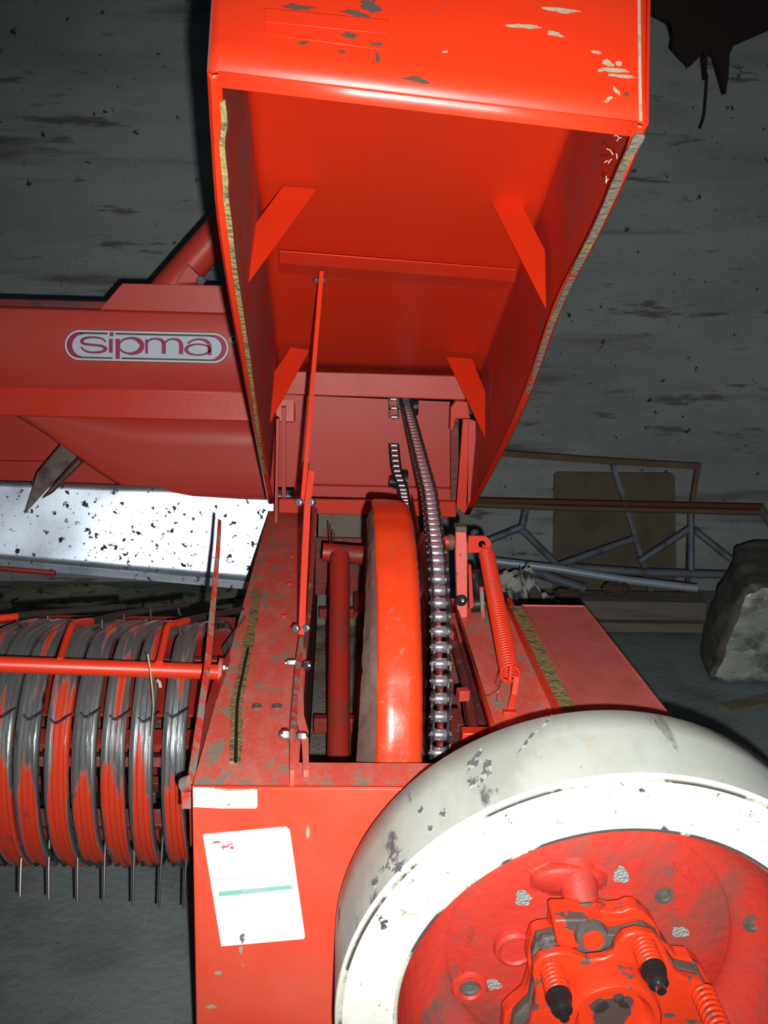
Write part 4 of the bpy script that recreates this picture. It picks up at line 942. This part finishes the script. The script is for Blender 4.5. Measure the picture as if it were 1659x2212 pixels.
def plank(px, Y0, Y1, mt, lab):
    (x0, y0), (x1, y1), h = px; a = at(x0, y0, Y0); b = at(x1, y1, Y0)
    a.z = max(a.z, h); m = M()
    m.slab([(a.x, Y0, a.z), (b.x, Y0, a.z), (b.x, Y0, a.z-h), (a.x, Y0, a.z-h)], (0, Y1-Y0, 0))
    return thing(m.build('plank', mt, bevel=.003), lab, 'plank')
pa, pb = at(1215, 1300, 4.40).x, at(1512, 1300, 4.40).x
thing(M().box(((pa+pb)/2, 4.42, .0365), (pb-pa, .20, .045)).build('plank', plankm, bevel=.003), 'lowest weathered plank on the floor before the scrap heap', 'plank', None)
thing(M().box(((pa+pb)/2+.02, 4.44, .105), (pb-pa, .16, .09)).build('plank', plankm, bevel=.004), 'thick grey plank lying on top of the lowest plank', 'plank')
# crumpled scraps
random.seed(3)
for (x, y, r, lab) in ((1330, 1272, .05, 'crumpled rusty scrap on the planks in front of the light pipe'), (1225, 1284, .05, 'dark crumpled scrap at the end of the short dark pipe')):
    c = at(x, y, 4.60 if y < 1250 else 4.30); m = M(); rows = []
    for i in range(13):
        th = pi*i/12; rows.append([c+V((sin(th)*cos(ph)*1.3, sin(th)*sin(ph)*.8, cos(th)*.6))*r*(1+.45*wn((cos(ph)*3+x, sin(ph)*3, th*3))) for ph in [2*pi*j/20 for j in range(20)]])
    thing(m.grid(rows, cv=True).build('scrap_piece', leafm, ang=20), lab, 'scrap')
# torn sack
c = at(1122, 1278, 3.75); m = M(); rows = []; c.z = .0
for i in range(25):
    th = pi*.5*i/24; rows.append([c+V((sin(th)*cos(ph)*.19, sin(th)*sin(ph)*.15, cos(th)*.46))*(1+.16*wn((cos(ph)*2.2, sin(ph)*2.2, th*3))+.05*wn((cos(ph)*9, sin(ph)*9, th*9))) for ph in [2*pi*j/40 for j in range(40)]])
thing(m.grid(rows, cv=True).build('torn_sack', sackm, ang=40), 'torn whitish sack slumped on the floor behind the fender', 'sack')
# wrapped bale
b00 = atz(1530, 1484, 0); b10 = atz(1507, 1412, 0); t00 = atz(1612, 1268, .46); t10 = atz(1600, 1160, .50)
rx_ = V((.85, .10, 0))
def bp(u, v, w_):
    bL = b00.lerp(b10, v); tL = t00.lerp(t10, v); p = bL.lerp(tL, w_)+rx_*u
    if w_ == 0 or True:
        bulge = V((-.05, 0, 0))*sin(pi*v)*sin(pi*w_)*(1-u)
    e = lambda q: max(0, abs(q-.5)*2-.86)/.14
    cx = (b00+b10+t00+t10)/4+rx_*.5
    corner = (e(u)*e(w_)+e(v)*e(w_)+e(u)*e(v))*.05
    k = .016*wn(p*6)+.016*wn(V((p.x*5+p.z*16, p.y*9, p.z*5-p.x*6)))+.006*wn(V((p.x*22+p.z*30, p.y*20, p.z*20)))
    q = p-cx; r = p+bulge-q*corner+q.normalized()*k
    r.z = max(r.z, 0.012 if w_ < .02 else 0.012); return r
m = M(); nx, ny, nz_ = 44, 30, 34
m.grid([[bp(i/nx, 0, j/nz_) for j in range(nz_+1)] for i in range(nx+1)])
m.grid([[bp(0, i/ny, j/nz_) for j in range(nz_+1)] for i in range(ny+1)], mi=1)
m.grid([[bp(1, i/ny, j/nz_) for j in range(nz_+1)] for i in range(ny+1)])
m.grid([[bp(i/nx, 1, j/nz_) for j in range(nz_+1)] for i in range(nx+1)])
m.grid([[bp(i/nx, j/ny, 1) for j in range(ny+1)] for i in range(nx+1)], mi=1)
baleside = mat('bale_side', (.12, .115, .088), .6, layers=[((.05, .05, .038), 5, .45, .2, (1, 1, 3), .7)], bump=.6, bscale=14)
_o = m.build('wrapped_bale', [plastic, baleside], ang=60)
_b = bmesh.new(); _b.from_mesh(_o.data); bmesh.ops.remove_doubles(_b, verts=_b.verts, dist=.0005); _b.to_mesh(_o.data); _b.free()
thing(_o, 'big square bale wrapped in wrinkled greenish plastic on the floor', 'bale')
a = atz(1565, 1530, .02); b = atz(1700, 1500, .02)
thing(M().ribbon([a+V((0, 0, -.018)), b+V((0, 0, -.018))], .07, (0, 0, 1), .022).build('wood_offcut', plankm, bevel=.002), 'small wooden board lying on the floor in front of the wrapped bale', 'board')
# hanging cloth, upper right
outl = [(1395, -60), (1402, 5), (1412, 28), (1448, 48), (1455, 78), (1452, 100), (1470, 120), (1492, 142), (1512, 122), (1520, 105), (1526, 170), (1530, 108), (1545, 122), (1556, 160), (1568, 202), (1574, 165), (1576, 118), (1585, 98), (1625, 80), (1690, 52), (1700, -60)]
m = M().slab([at(x, y, 4.55+.12*wn((x*.02, y*.02, 0))) for x, y in outl], (0, .05, 0))
_rag = m.build('hanging_rag', darkcloth, ang=20)
thing(_rag, 'ragged dark cloth hanging high before the wall, upper right', 'cloth')
M().tube(catmull([at(1527, 160, 4.6), at(1524, 210, 4.65), at(1520, 250, 4.7), at(1511, 278, 4.72)], 4), .006, 6).build('loose_thread', darkcloth, _rag)
